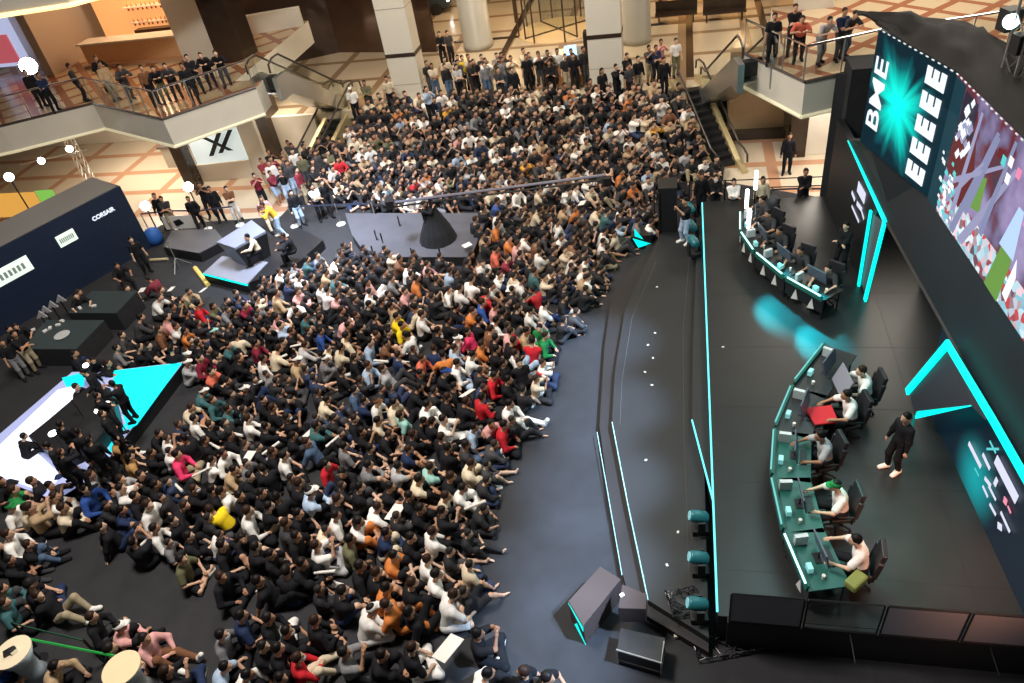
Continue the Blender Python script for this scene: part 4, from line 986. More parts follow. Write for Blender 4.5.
PAL = dict(w=('white', (.84, .82, .78)), cr=('cream', (.68, .58, .42)), k=('black', (.012, .012, .015)), gr=('grey', (.20, .20, .21)), lg=('light grey', (.45, .45, .46)), ol=('olive green', (.13, .13, .07)),
    **{'or': ('orange', (.62, .20, .05))}, re=('red', (.55, .02, .03)), na=('navy blue', (.02, .035, .09)), lb=('light blue', (.40, .52, .68)), pk=('pink', (.70, .36, .34)), hp=('bright pink', (.80, .05, .16)),
    ye=('yellow', (.85, .62, .02)), te=('teal', (.05, .14, .15)), mi=('mint', (.35, .65, .58)), gn=('green', (.02, .22, .06)), be=('beige', (.48, .34, .20)), br=('brown', (.18, .08, .04)), ma=('dark red', (.22, .02, .04)),
    bl=('blue', (.03, .08, .30)), dg=('dark grey', (.05, .05, .055)), co=('coral', (.70, .16, .10)), go=('golden brown', (.42, .24, .09)), my=('mustard', (.70, .36, .04)), de=('denim blue', (.08, .13, .22)), kh=('khaki', (.36, .30, .20)))
SKINS = [(.55, .31, .20), (.62, .38, .26), (.46, .25, .15), (.68, .45, .32), (.40, .21, .13)]
HAIRC = [(.008, .006, .006), (.012, .009, .008), (.03, .015, .01)]
def person(loc, rz, pose, shirt='k', legs='k', long=False, shorts=False, hair='short', hairc=None, cap=None, mask=False, shoes='k', scale=1.0, skin=None, label=None, group=None, rng=random, name='person'):
    r = empty(name, loc, label, 'person', group); r.rotation_euler = (0, 0, rz); r.scale = (scale,) * 3
    def ch(nm, me, col):
        o = bpy.data.objects.new(nm, me); COL.objects.link(o); o.parent = r; o.color = (*col, 1); return o
    sc = skin or rng.choice(SKINS); jit = 1 + rng.uniform(-.12, .12)
    ch('body', pmesh('body', pose), sc)
    ch('shirt', pmesh('shirt', pose, long), tuple(c * jit for c in PAL[shirt][1])); ch('trousers', pmesh('trousers', pose, shorts), PAL[legs][1])
    ch('hair', pmesh('hair', pose, hair), hairc or rng.choice(HAIRC))
    if cap: ch('cap', pmesh('cap', pose), PAL[cap][1])
    if mask: ch('face_mask', pmesh('face_mask', pose), (.75, .78, .8))
    for i in (0, 1): ch('shoe', pmesh('shoe', pose, i), PAL[shoes][1])
    return r

# ================================================================== SEATED CROWD (read off the photo tile by tile: head position, clothes, extras)
# entry: x y shirt[/legs] flags   flags: x cross h hug b back o out p phone l lean | L long sleeves | S shorts | H long hair | C<col> cap | M mask | W white shoes | B big
T = 7.59
TILES = [
(0, 593, "290 20 k/kh L|30 60 te/k|430 555 be/k HL|700 180 k L|-20 560 bl/k"),
(110, 593, "80 255 pk/k LCw|265 345 pk/br LW o|430 590 k LH p|5 420 k"),
(220, 593, "15 320 gr/k M|165 170 na/k|370 190 k/w LW|500 310 k M|45 560 lb/k l|215 620 w/k l|590 495 re/cr LM o|725 205 k L|340 405 k|470 640 k|445 395 k"),
(330, 593, "15 225 or/or l|325 120 w/w LCw l|440 70 or/or b|600 140 k/k L|110 450 gr/k p|400 470 k L|630 410 k/w|100 -20 k"),
(440, 593, "110 10 w/w lS|290 310 k/k p|370 610 w/k l|650 605 k/k|120 645 be/be|800 640 k"),
(0, 503, "90 30 w/k CG|220 30 be/k LB p|480 35 cr/k LB|60 235 w/k LB|215 315 k/de L|80 430 k|235 610 k Ck|400 640 k L|770 170 k L|-10 330 k L|20 660 te"),
(110, 503, "290 15 w/k B|570 20 k/k|760 40 ye/k|340 190 w/k L|170 290 k/k|240 360 k/k Cw LW|545 430 ol/k SW|600 250 k|690 230 k LW|60 200 k|90 60 na L|480 130 k"),
(220, 503, "215 60 w/k B|380 20 k/kh SW|600 75 k/k|20 320 k/k B|110 265 dg|170 270 k|275 330 k|390 385 k/k|620 470 k/k LB|730 320 w/lg|580 250 k|300 590 k|10 560 k L|500 150 dg|500 500 k"),
(330, 503, "50 80 w/k|225 140 w/or HB|365 30 w/k|155 275 ol/k LB|430 225 na/cr L|490 400 or/k|690 40 k/k|780 215 w/k L o|745 425 w/k S|810 540 w/k S o|430 640 or/k S|20 360 w/k L|620 620 k|350 520 k|240 480 k|620 260 k"),
(440, 503, "20 60 k/k S p"),
(0, 423, "105 510 gn B|200 640 st L|240 440 k|380 480 dg L|420 555 w L|530 220 k|580 60 k|575 350 k|690 290 k|690 390 lg L|800 300 k L|650 500 bl LB|10 440 k|30 540 k"),
(110, 413, "50 200 go/k H|110 260 go/k H|150 330 go/k H|375 155 k/k|315 300 k L|510 315 hp/kh B|640 40 w/k|760 85 k/k|720 205 k/k|350 540 k/na|190 630 k/k|90 500 lg/k L|85 570 w/k|640 575 k/k M|780 580 k/k M|520 640 k|100 370 k L|230 470 k|780 350 w|560 190 k"),
(220, 413, "215 40 w/k LB|80 165 k/k|20 310 w/k L|510 30 k/k M|730 95 te/k LB|660 220 de/k LB|480 330 w/k B|690 600 lb/k LCwB|330 410 k/k M|300 610 k/k|425 630 k|20 600 w/k|810 390 re/lg|350 100 k|150 620 k|110 430 be/kh|600 530 k|230 480 k|100 560 k|560 170 k|400 290 k"),
(330, 413, "190 40 k/k|530 15 mi/k|360 60 cr/k S|730 65 k/k S|250 135 k/na|630 155 k/k|455 165 k/k SW|310 265 k/k SW|600 275 na/k S|275 390 gr/k SLB|520 400 lg/k S|110 460 k/k L|110 250 gr/k|740 430 mi/k|690 505 cr/k|780 55 k|60 660 k|20 400 or/k|230 560 k|460 560 k|620 600 k|580 190 pk|30 330 k"),
(440, 413, "15 50 w/w B|260 110 lb/k|390 80 pk/k L|490 90 re/k LB|200 240 dg/de L|240 380 cr/cr LB|120 360 k/cr|15 190 k|100 490 k L|150 570 w/w L|60 620 cr|400 20 ma|60 250 k"),
(0, 333, "570 160 k|650 240 k L|740 440 k|580 410 k L|820 230 k"),
(110, 323, "50 190 gr/k L|90 90 dg|220 190 k|295 170 k|375 45 br/k B|480 195 k|500 20 w L|570 60 or|645 30 co/k B|785 65 k Cm|590 225 k Cw|585 300 lg/lg LCw|690 255 ma|770 370 co/k B|710 520 te/k LCw|620 640 cr|780 580 te L|660 165 k|760 110 k|730 200 k|820 250 k"),
(220, 323, "120 95 cr/k|70 165 te/k|375 40 k|275 150 ma L|340 155 gr|240 55 k L|460 20 lb|540 65 k|485 135 k|685 60 k|755 60 bl L|335 260 w/k B|440 200 cr B|580 280 be/k LCwB|150 270 k/k|800 270 gr/gr LCw|720 280 k|180 500 k Cw|330 580 k|530 580 k|815 580 st/k|60 650 te|20 330 co|650 165 lg L|620 80 k|400 640 k|230 200 k|60 440 k|650 470 k"),
(330, 323, "145 20 k|125 95 cr B|85 185 cr B|305 145 lb/k LB|380 80 k|430 150 br|20 250 w|570 90 w/k|640 75 pk|820 55 k|520 240 na/k|785 190 na|700 265 co/k L|290 320 lb/k LB|400 345 lg/dg LB|190 510 de/k|265 590 na/k|355 600 w Cb|490 605 cr/k B|740 620 w/w B|690 380 k|680 490 k|520 25 ye|560 500 k|190 260 k|90 360 k|450 60 k|620 430 k|240 30 k"),
(440, 323, "130 120 w LCw|215 60 hp L|310 70 or|390 45 br|460 45 w|520 80 pk/re L|420 110 k|105 190 lb L|130 300 w/lb L|40 370 k CB|25 230 or|440 190 k/k|570 230 w/lb LW|600 300 k/k LW|700 130 re/kh|755 40 gn L|660 60 be|690 20 k|415 400 re/k W|320 560 re L|400 550 k|530 615 w/w LB|200 590 k|340 150 or|805 95 gn L|180 180 w L|550 130 k|520 430 k LWo|250 240 w|660 200 k W|60 560 k|110 480 k|480 300 k"),
(0, 253, "70 580 k L|600 300 k"),
(110, 233, "380 490 w B|285 350 ma L|600 445 be L|545 500 ol|430 640 pk LB|235 640 dg LB|680 540 re LB|770 555 ol H|480 560 k|390 430 k|600 600 k|130 420 k"),
(220, 233, "50 515 k|190 550 ma L|370 590 k L|430 455 be/k LB|600 440 pk LB|665 200 te L|510 305 lg L|520 370 na L|600 330 w L|640 395 k|800 290 be|820 430 w|590 600 k|700 330 k|760 260 k|560 560 w|650 630 te L|760 640 k|290 640 k|120 600 k|430 640 pk|700 480 k|740 560 k"),
(330, 233, "140 215 k|85 280 k L|40 335 te L|370 205 k|320 260 k|530 195 br L|600 250 w L|740 235 pk L|230 330 k H|285 375 pk/w H|470 345 gr L|660 345 or B|570 440 pk|140 440 k|50 480 pk|200 500 k|20 430 w|390 520 k M|460 550 be|510 640 ye|630 570 cr B|775 480 k|700 610 w B|200 620 k|130 665 pk|420 295 k|560 560 k|310 540 k|300 450 w|90 590 k|340 640 k|810 350 k|60 400 k"),
(440, 233, "80 285 lb|235 350 w B|160 410 w B|240 165 k|355 60 k|430 120 co|590 80 pk H|535 40 or|650 30 w|735 60 br|520 190 ma|455 315 w L|325 230 w L|380 220 na|355 460 re L|330 520 bl L|250 590 or|430 545 pk|690 225 k L|720 285 te L|560 330 cr|620 350 w|700 430 re|800 540 w|690 590 w L|590 570 k|480 610 k|25 360 lb L|440 650 w|300 670 k|60 660 k|740 440 k|120 300 k|610 160 k|400 400 w|510 520 k|130 560 k|650 480 k"),
(440, 143, "270 580 k|330 500 k|440 440 bl/k B|440 540 w|300 640 k|430 620 or|650 590 k"),
(550, 143, "540 520 k/k LW|440 520 te|370 510 cr|60 600 w|200 590 k|265 620 k|130 640 hp|260 520 dg|350 620 k"),
(440, 323, ""),
]
rngc = random.Random(77)
crowd = []
def px_of(p):      # world point -> photo pixel
    z = p[2] - CAM_H; d = p[1] * math.cos(TH) - z * math.sin(TH)
    v = (-p[1] * math.sin(TH) - z * math.cos(TH)) * F_PX / d; u = p[0] * F_PX / d
    c, s = math.cos(RO), math.sin(RO)
    return (512 + u * c + v * s, 341.5 - u * s + v * c)
PN = dict(x='cross', h='hug', b='back', o='out', p='phone', l='lean')
for ox, oy, data in TILES:
    for ent in data.split('|'):
        t_ = ent.split()
        if len(t_) < 3: continue
        x, y = ox + float(t_[0]) / T, oy + float(t_[1]) / T
        cl = t_[2].split('/'); sh = cl[0]; lg = cl[1] if len(cl) > 1 else None
        fl = ''.join(t_[3:]); d = dict(x=x, y=y, shirt=sh, legs=lg, long='L' in fl, shorts='S' in fl, hair='long' if 'H' in fl else 'short', mask='M' in fl, cap=None, shoes='w' if 'W' in fl else None, big='B' in fl, pose=None, idx=len(crowd))
        i = fl.find('C')
        if i >= 0: d['cap'] = {'w': 'w', 'k': 'k', 'b': 'br', 'G': 'gn', 'B': 'bl', 'm': 'mi'}.get(fl[i + 1], 'w')
        for c in fl:
            if c in PN and not (i >= 0 and c == fl[i + 1] and fl[i + 1] in 'bk'): d['pose'] = PN[c]
        r_ = rngc.random()
        if not d['pose']: d['pose'] = 'cross' if r_ < .34 else 'hug' if r_ < .64 else 'out' if r_ < .76 else 'back' if r_ < .84 else 'lean' if r_ < .93 else 'phone'
        if sh == 'st': d['shirt'] = 'cr'; d['striped'] = True
        if not d['legs']: d['legs'] = rngc.choice(['k', 'k', 'k', 'dg', 'na', 'k'])
        if not d['shorts'] and lg is None and rngc.random() < .34: d['shorts'] = True
        if not d['long'] and rngc.random() < .12: d['long'] = True
        if not d['shoes']: d['shoes'] = rngc.choice(['k', 'k', 'w', 'dg'])
        sc = (1.10 if d['big'] else 1.0) * rngc.uniform(1.08, 1.16) * (1.12 if y > 560 else 1.07 if y > 470 else 1.0)
        d['sc'] = sc; d['rz'] = R(4 + rngc.uniform(-28, 28))
        if rngc.random() < .05: d['rz'] += R(rngc.choice([80, -90, 150]))
        hx, hy, hz = POSES[d['pose']]['head']
        h = P(x, y, hz * sc); c_, s_ = math.cos(d['rz']), math.sin(d['rz'])
        d['loc'] = Vector((h.x - sc * (hx * c_ - hy * s_), h.y - sc * (hx * s_ + hy * c_), 0))
        crowd.append(d)
# drop double readings, then ease neighbours apart
keep = []
for d in crowd:
    if all((d['loc'] - e['loc']).length > .30 for e in keep): keep.append(d)
crowd = keep
crowd.sort(key=lambda d: -d['y'])
# the black barrier platform and desks are obstacles
for it in range(10):
    for i in range(len(crowd)):
        for j in range(i + 1, len(crowd)):
            a, b = crowd[i], crowd[j]
            v = a['loc'] - b['loc']
            if abs(v.x) > .5 or abs(v.y) > .5: continue
            L = v.length
            if L < .46: q = v.normalized() * (.46 - L) * .25; a['loc'] += q; b['loc'] -= q
INDIV = [d for d in crowd][:300]
EXTRA = crowd[300:]
ROWN = [(610, 'along the bottom of the crowd'), (520, 'in the lower crowd'), (430, 'in the middle rows'), (340, 'in the upper middle rows'), (0, 'in the rows below the grey platform')]
COLN = [(95, 'far left'), (190, 'left'), (300, 'left of centre'), (400, 'centre'), (475, 'right of centre'), (999, 'at the stage-side edge')]
for d in INDIV:
    d['row'] = next(n for v, n in ROWN if d['y'] >= v); d['col'] = next(n for v, n in COLN if d['x'] < v)
    cn = PAL[d['shirt']][0]
    g_ = ('striped ' if d.get('striped') else '') + cn + (' long-sleeved top' if d['long'] else ' T-shirt')
    f_ = ''
    if d['cap']: f_ = ' and %s cap' % PAL[d['cap']][0]
    elif d['mask']: f_ = ' and white face mask'
    elif d['hair'] == 'long': f_ = ' with long hair'
    elif d['shorts']: f_ = ' and shorts'
    elif d['legs'] in ('w', 'cr', 'kh', 'be', 'br', 'lb', 'lg', 'or', 're'): f_ = ' and %s trousers' % PAL[d['legs']][0]
    d['base'] = 'person in ' + g_ + f_
def where(d): return d['col'] + ' ' + d['row']
ORD = ['leftmost', 'second from left', 'third from left', 'fourth from left', 'fifth from left', 'sixth from left', 'seventh from left', 'eighth from left', 'ninth from left', 'tenth from left']
NUM = {2: 'two', 3: 'three', 4: 'four', 5: 'five', 6: 'six', 7: 'seven', 8: 'eight', 9: 'nine', 10: 'ten'}
def near(d):
    o = [e for e in INDIV if e is not d and e['shirt'] not in (d['shirt'],) and e['shirt'] not in ('k', 'dg')]
    e = min(o, key=lambda e: (e['x'] - d['x']) ** 2 + (e['y'] - d['y']) ** 2)
    dx, dy = d['x'] - e['x'], d['y'] - e['y']
    rel = ('right of' if dx > 0 else 'left of') if abs(dx) > abs(dy) else ('below' if dy > 0 else 'above')
    return rel + ' one in ' + PAL[e['shirt']][0]
SHORTROW = {'along the bottom of the crowd': 'bottom rows', 'in the lower crowd': 'lower crowd', 'in the middle rows': 'middle rows', 'in the upper middle rows': 'upper middle rows', 'in the rows below the grey platform': 'top rows'}
groups = {}
for d in INDIV: groups.setdefault((d['base'], d['col'], d['row']), []).append(d)
for key, ds in groups.items():
    if len(ds) == 1: ds[0]['label'] = '%s, seated %s %s' % (key[0], key[1], key[2]); continue
    sub = {}
    for d in ds: sub.setdefault(near(d), []).append(d)
    for nk, dd in sub.items():
        if len(dd) == 1: dd[0]['label'] = '%s, %s %s, %s' % (key[0], key[1], SHORTROW[key[2]], nk)
        else:
            dd.sort(key=lambda e: e['x'])
            for i, e in enumerate(dd): e['label'] = '%s, %s %s, %s, %s' % (key[0], key[1].replace('at the stage-side edge', 'stage side').replace('left of centre', 'centre-left').replace('right of centre', 'centre-right'), SHORTROW[key[2]].replace('upper middle', 'upper-middle'), nk, ('left one', 'right one')[i] if len(dd) == 2 else ORD[i].replace(' from left', ' from left'))
seen = {}
for d in INDIV:
    w_ = d['label'].split()
    if len(w_) > 16: d['label'] = d['label'].replace(' long-sleeved top', ' sweater').replace('seated ', '').replace('in the rows below the grey platform', 'in the top rows').replace('along the bottom of the crowd', 'at the bottom').replace('at the stage-side edge', 'stage side')
    for a_, b_ in ((' and white face mask', ' and mask'), ('left of centre', 'centre-left'), ('right of centre', 'centre-right'), ('upper middle rows', 'upper-middle rows'), (' with long hair', ', long hair'), (' sweater and shorts', ' sweater'), ('second from left', 'second'), ('third from left', 'third'), (' T-shirt and shorts', ' T-shirt')):
        if len(d['label'].split()) > 16: d['label'] = d['label'].replace(a_, b_)
    seen.setdefault(d['label'], []).append(d)
for d in INDIV:
    o = person(d['loc'], d['rz'], d['pose'], d['shirt'], d['legs'], d['long'], d['shorts'], d['hair'], None, d['cap'], d['mask'], d['shoes'], d['sc'], None, d['label'], 'spectators seated on the floor', rngc)
LOWTITLE = [l for l in seen if len(seen[l]) > 1]

# ------------------------------------------------------------------ far crowd: hundreds more, one countless mass
def low_person(pose, shirt, legs, skin, hairc, long, shorts):
    key = ('low', pose, long, shorts)
    if key not in _cache:
        sk = skeleton(pose); parts = []
        V, F = body_sdf(sk, .04).mesh(.036); parts.append((V, F, 0))
        V, F = shirt_sdf(sk, long, .022, .05).mesh(.042); parts.append((V, F, 1))
        V, F = pants_sdf(sk, shorts, .020, .05).mesh(.042); parts.append((V, F, 2))
        V, F = hair_sdf(sk, 'short').mesh(.034); parts.append((V, F, 3))
        b = 0; VV = []; FF = []; MM = []
        for v, f, m in parts: VV.append(v); FF.append(f + b); MM.append(np.full(len(f), m)); b += len(v)
        _cache[key] = (np.concatenate(VV), np.concatenate(FF), np.concatenate(MM))
    return _cache[key]
def crowd_mesh(name, people, label, cat):
    VV = []; FF = []; CC = []; b = 0
    for (loc, rz, pose, shirt, legs, long, shorts, sc) in people:
        V, F, M = low_person(pose, shirt, legs, None, None, long, shorts)
        c_, s_ = math.cos(rz), math.sin(rz)
        X = V * sc; X = np.stack([X[:, 0] * c_ - X[:, 1] * s_ + loc[0], X[:, 0] * s_ + X[:, 1] * c_ + loc[1], X[:, 2] + loc[2]], 1)
        VV.append(X); FF.append(F + b); b += len(V)
        pal = np.array([rngc.choice(SKINS), PAL[shirt][1], PAL[legs][1], rngc.choice(HAIRC)]); j = rngc.uniform(.85, 1.15)
        CC.append(np.concatenate([pal * j, np.ones((4, 1))], 1)[M])
    V = np.concatenate(VV); F = np.concatenate(FF); C = np.concatenate(CC)
    me = bpy.data.meshes.new(name); me.vertices.add(len(V)); me.vertices.foreach_set('co', V.ravel())
    me.loops.add(len(F) * 4); me.loops.foreach_set('vertex_index', F.ravel().astype(np.int32))
    me.polygons.add(len(F)); me.polygons.foreach_set('loop_start', np.arange(len(F), dtype=np.int32) * 4)
    me.update(calc_edges=True); me.validate()
    at = me.attributes.new('cloth_colour', 'FLOAT_COLOR', 'FACE')
    at.data.foreach_set('color', C.astype(np.float32).ravel())
    me.polygons.foreach_set('use_smooth', [True] * len(me.polygons))
    m = bpy.data.materials.new('crowd_cloth'); m.use_nodes = True; nt = m.node_tree; a = nt.nodes.new('ShaderNodeAttribute'); a.attribute_name = 'cloth_colour'
    nt.links.new(a.outputs['Color'], nt.nodes['Principled BSDF'].inputs['Base Color']); nt.nodes['Principled BSDF'].inputs['Roughness'].default_value = .8
    me.materials.append(m)
    o = bpy.data.objects.new(name, me); COL.objects.link(o); tag(o, label, cat, kind='stuff'); return o
rngf = random.Random(5)
SH = ['k'] * 58 + ['dg'] * 6 + ['w'] * 17 + ['cr'] * 8 + ['lg'] * 2 + ['gr'] * 3 + ['be'] * 4 + ['or', 'or', 're', 'na', 'lb', 'pk', 'ol', 'br', 'my']
POS_ = ['cross', 'hug', 'hug', 'back', 'out', 'lean', 'phone']
def inpoly(x, y, pl):
    r = False
    for i in range(len(pl)):
        (x1, y1), (x2, y2) = pl[i], pl[i - 1]
        if (y1 > y) != (y2 > y) and x < (x2 - x1) * (y - y1) / (y2 - y1) + x1: r = not r
    return r
fc = []
def far_row(u0, u1, v, z, du=.56, p=.97, poses=('hug', 'hug', 'cross', 'lean', 'out', 'phone'), rzc=-38):
    u = u0
    while u < u1:
        if rngf.random() < p:
            lc = W(u + rngf.uniform(-.1, .1), v + rngf.uniform(-.08, .08), z)
            fc.append((lc, R(rzc + rngf.uniform(-35, 35) - (u + 8) * 3), rngf.choice(poses), rngf.choice(SH), rngf.choice(['k', 'k', 'k', 'k', 'k', 'dg', 'na', 'gr', 'kh']), rngf.random() < .25, rngf.random() < .25, rngf.uniform(1.02, 1.14)))
        u += du * rngf.uniform(.85, 1.15)
def slope_row(t, a, wd, z, rzc, p=.97):
    L = (qpt(1, t, a) - qpt(0, t, a)).length; n = int(L / wd)
    for i in range(n + 1):
        if rngf.random() > p: continue
        lc = qpt((i + rngf.uniform(-.15, .15)) / n, t, a); lc.z = z
        fc.append((lc, R(rzc + rngf.uniform(-30, 30)), rngf.choice(('hug', 'lean', 'phone', 'cross', 'hug')), rngf.choice(SH), rngf.choice(['k', 'k', 'k', 'k', 'dg', 'na', 'gr', 'kh']), rngf.random() < .25, rngf.random() < .25, rngf.uniform(1.02, 1.14)))
for k in range(8):
    zt = E_Z * (k + 1) / 8
    slope_row((k + .45) / 8, None, .56, zt, -62); slope_row((k + .45) / 8, (QBR.lerp(QR0, .1), QR0.lerp(QBR, .12), QR1.lerp(QTR, .12), QTR.lerp(QR1, .1)), .6, zt, -80, .9)
slope_row(1.12, None, .58, E_Z, -70)
# floor in front of the stair, behind and right of the grey platform
v = 26.6
while v < 29.3:
    far_row(-15.0 if v > 26.9 else -13.0, -.6, v, 0, .56, .96); v += .62
v = 24.9
while v < 29.2:
    far_row(-.8 if v > 27 else 9, 1.9, v, 0, .6, .8 if v > 26.3 else 0, rzc=-80); v += .62
PL1 = [(480, 262), (478, 205), (600, 205), (655, 205), (650, 224), (618, 236), (600, 262), (585, 282), (560, 300)]
PL2 = [(440, 262), (478, 205), (640, 200), (655, 222), (618, 236)]
v = 20.2
while v < 27.0:
    u = -9.0
    while u < -.6:
        lc = W(u + rngf.uniform(-.1, .1), v + rngf.uniform(-.1, .1), 0); q = px_of((lc.x, lc.y, .75))
        if inpoly(q[0], q[1], PL1) and all((lc - d['loc']).length > .42 for d in crowd):
            fc.append((lc, R(-20 + rngf.uniform(-35, 35)), rngf.choice(POS_), rngf.choice(SH), rngf.choice(['k', 'k', 'dg', 'na', 'kh']), rngf.random() < .25, rngf.random() < .3, rngf.uniform(1, 1.1)))
        u += .56
    v += .58
# gaps in the main block
PL3 = [(110, 520), (95, 500), (130, 470), (215, 360), (180, 350), (215, 300), (290, 262), (345, 245), (480, 262), (560, 270), (600, 260), (560, 330), (520, 420), (480, 470), (470, 560), (490, 620), (470, 683), (280, 683), (230, 630), (300, 600), (250, 560), (180, 560)]
AISLE = [(215, 385), (260, 375), (460, 440), (440, 425), (200, 400)]
for d in EXTRA: fc.append((d['loc'], d['rz'], d['pose'], d['shirt'], d['legs'], d['long'], d['shorts'], d['sc']))
v = 6.0
allp = [d['loc'] for d in crowd]
while v < 24.6:
    u = -20
    while u < 0:
        lc = W(u + rngf.uniform(-.12, .12), v + rngf.uniform(-.12, .12), 0); q = px_of((lc.x, lc.y, .75))
        if inpoly(q[0], q[1], PL3) and q[1] < 600 and all((lc - e).length > .50 for e in allp):
            allp.append(lc); sh = rngf.choice(['k'] * 7 + ['dg', 'na', 'w', 'cr', 'gr'])
            fc.append((lc, R(4 + rngf.uniform(-30, 30)), rngf.choice(POS_), sh, rngf.choice(['k', 'k', 'dg', 'na']), rngf.random() < .25, rngf.random() < .3, rngf.uniform(.98, 1.06)))
        u += .3
    v += .3
print('INDIV', len(INDIV), 'EXTRA', len(EXTRA), 'STUFF', len(fc), 'dup', len(LOWTITLE))
# standing people behind the left barrier and on the entrance level who merge into the mass
for k in range(60):
    u = rngf.uniform(-19.0, -15.6); v = rngf.uniform(27.6, 31.5)
    lc = W(u, v, 0)
    if all((lc - f[0]).length > .45 for f in fc[-60:]): fc.append((lc, R(-40 + rngf.uniform(-40, 40)), rngf.choice(['stand', 'folded', 'film']), rngf.choice(['k', 'k', 'w', 'cr', 'ma', 'dg', 'br', 'be', 'ol']), rngf.choice(['k', 'lb', 'kh', 'dg']), rngf.random() < .4, rngf.random() < .2, rngf.uniform(.96, 1.05)))
for k in range(40):
    u = rngf.uniform(-12.2, -4.3); v = rngf.uniform(33.6, 34.9)
    lc = W(u, v, E_Z)
    if all((lc - f[0]).length > .42 for f in fc[-60:]): fc.append((lc, R(-75 + rngf.uniform(-25, 25)), rngf.choice(['stand', 'folded', 'film']), rngf.choice(['k', 'k', 'k', 'w', 'cr', 'dg', 'gr']), rngf.choice(['k', 'de', 'kh', 'dg']), rngf.random() < .4, rngf.random() < .2, rngf.uniform(.96, 1.05)))
crowd_mesh('crowd', fc, 'hundreds of distant spectators packed on the grand stair and floor behind the jib arm', 'crowd')

# ================================================================== STANDING PEOPLE, STAFF
def stander(x, y, zf, pose, shirt, legs, deg, label, group=None, **kw):
    hx, hy, hz = POSES[pose]['head']; sc = kw.pop('scale', 1.0)
    h = P(x, y, zf + hz * sc); rz = R(deg); c_, s_ = math.cos(rz), math.sin(rz)
    return person(Vector((h.x - sc * (hx * c_ - hy * s_), h.y - sc * (hx * s_ + hy * c_), zf)), rz, pose, shirt, legs, label=label, group=group, scale=sc, rng=rngf, **kw)
GL = 'onlookers on the left gallery'; GR = 'onlookers on the right gallery'
for x, y, po, sh, lg, dg_, lb in [(86, 68, 'lean_rail', 'k', 'k', -50, 'person in black leaning on the left gallery rail, leftmost at the bar side'), (99, 68, 'stand', 'be', 'kh', -50, 'person in beige standing on the left gallery behind the rail corner'),
    (119, 71, 'lean_rail', 'dg', 'dg', -50, 'person in dark grey bent over the left gallery rail before the bar'), (141, 72, 'stand', 'br', 'k', -60, 'person in brown at the middle of the left gallery rail'), (153, 73, 'lean_rail', 'k', 'ol', -70, 'person in black with olive trousers at the left gallery rail corner'), (165, 70, 'lean_rail', 'dg', 'k', -75, 'person in dark grey leaning beside the left gallery rail corner'),
    (182, 70, 'stand', 'k', 'k', -75, 'shorter person in black right of the left gallery rail corner'), (187, 61, 'folded', 'k', 'k', -75, 'tall person in black with folded arms on the left gallery'), (201, 59, 'lean_rail', 'k', 'k', -80, 'person in black leaning on the rail below the cream pier'), (216, 57, 'lean_rail', 'k', 'dg', -80, 'person in black leaning on the rail below the dark brown pillar'),
    (16, 80, 'stand', 'k', 'k', -45, 'person in black at the far left end of the left gallery'), (29, 84, 'folded', 'na', 'k', -45, 'person in navy near the far left end of the left gallery'), (58, 76, 'stand', 'dg', 'k', 20, 'person in dark grey standing right beside the big stage lamp, left gallery')]:
    o_ = stander(x, y, B_Z, po, sh, lg, dg_, lb, GL, long=True); o_.location += Vector((-.15, .55, 0)) if x > 90 else Vector((0, 1.0 if x < 50 else 1.3, 0))
for x, y, po, sh, lg, dg_, lb in [(776, 20, 'stand', 'k', 'k', -110, 'dim person in black furthest left on the right gallery'), (797, 11, 'folded', 'k', 'dg', -100, 'tall person in black looking down from the right gallery'), (804, 23, 'lean_rail', 'co', 'k', -110, 'person in a coral shirt leaning on the right gallery corner rail'), (832, 24, 'lean_rail', 'lg', 'gr', -80, 'person in a light grey shirt leaning on the middle of the right gallery rail'), (847, 15, 'folded', 'na', 'dg', -80, 'person in a navy shirt between two others on the right gallery'), (858, 18, 'lean_rail', 'dg', 'de', -80, 'person in dark grey and jeans, rightmost at the right gallery rail')]:
    o_ = stander(x, y, B_Z, po, sh, lg, dg_, lb, GR); o_.location += Vector((.1, .35, 0))
EN = 'people standing on the entrance level'
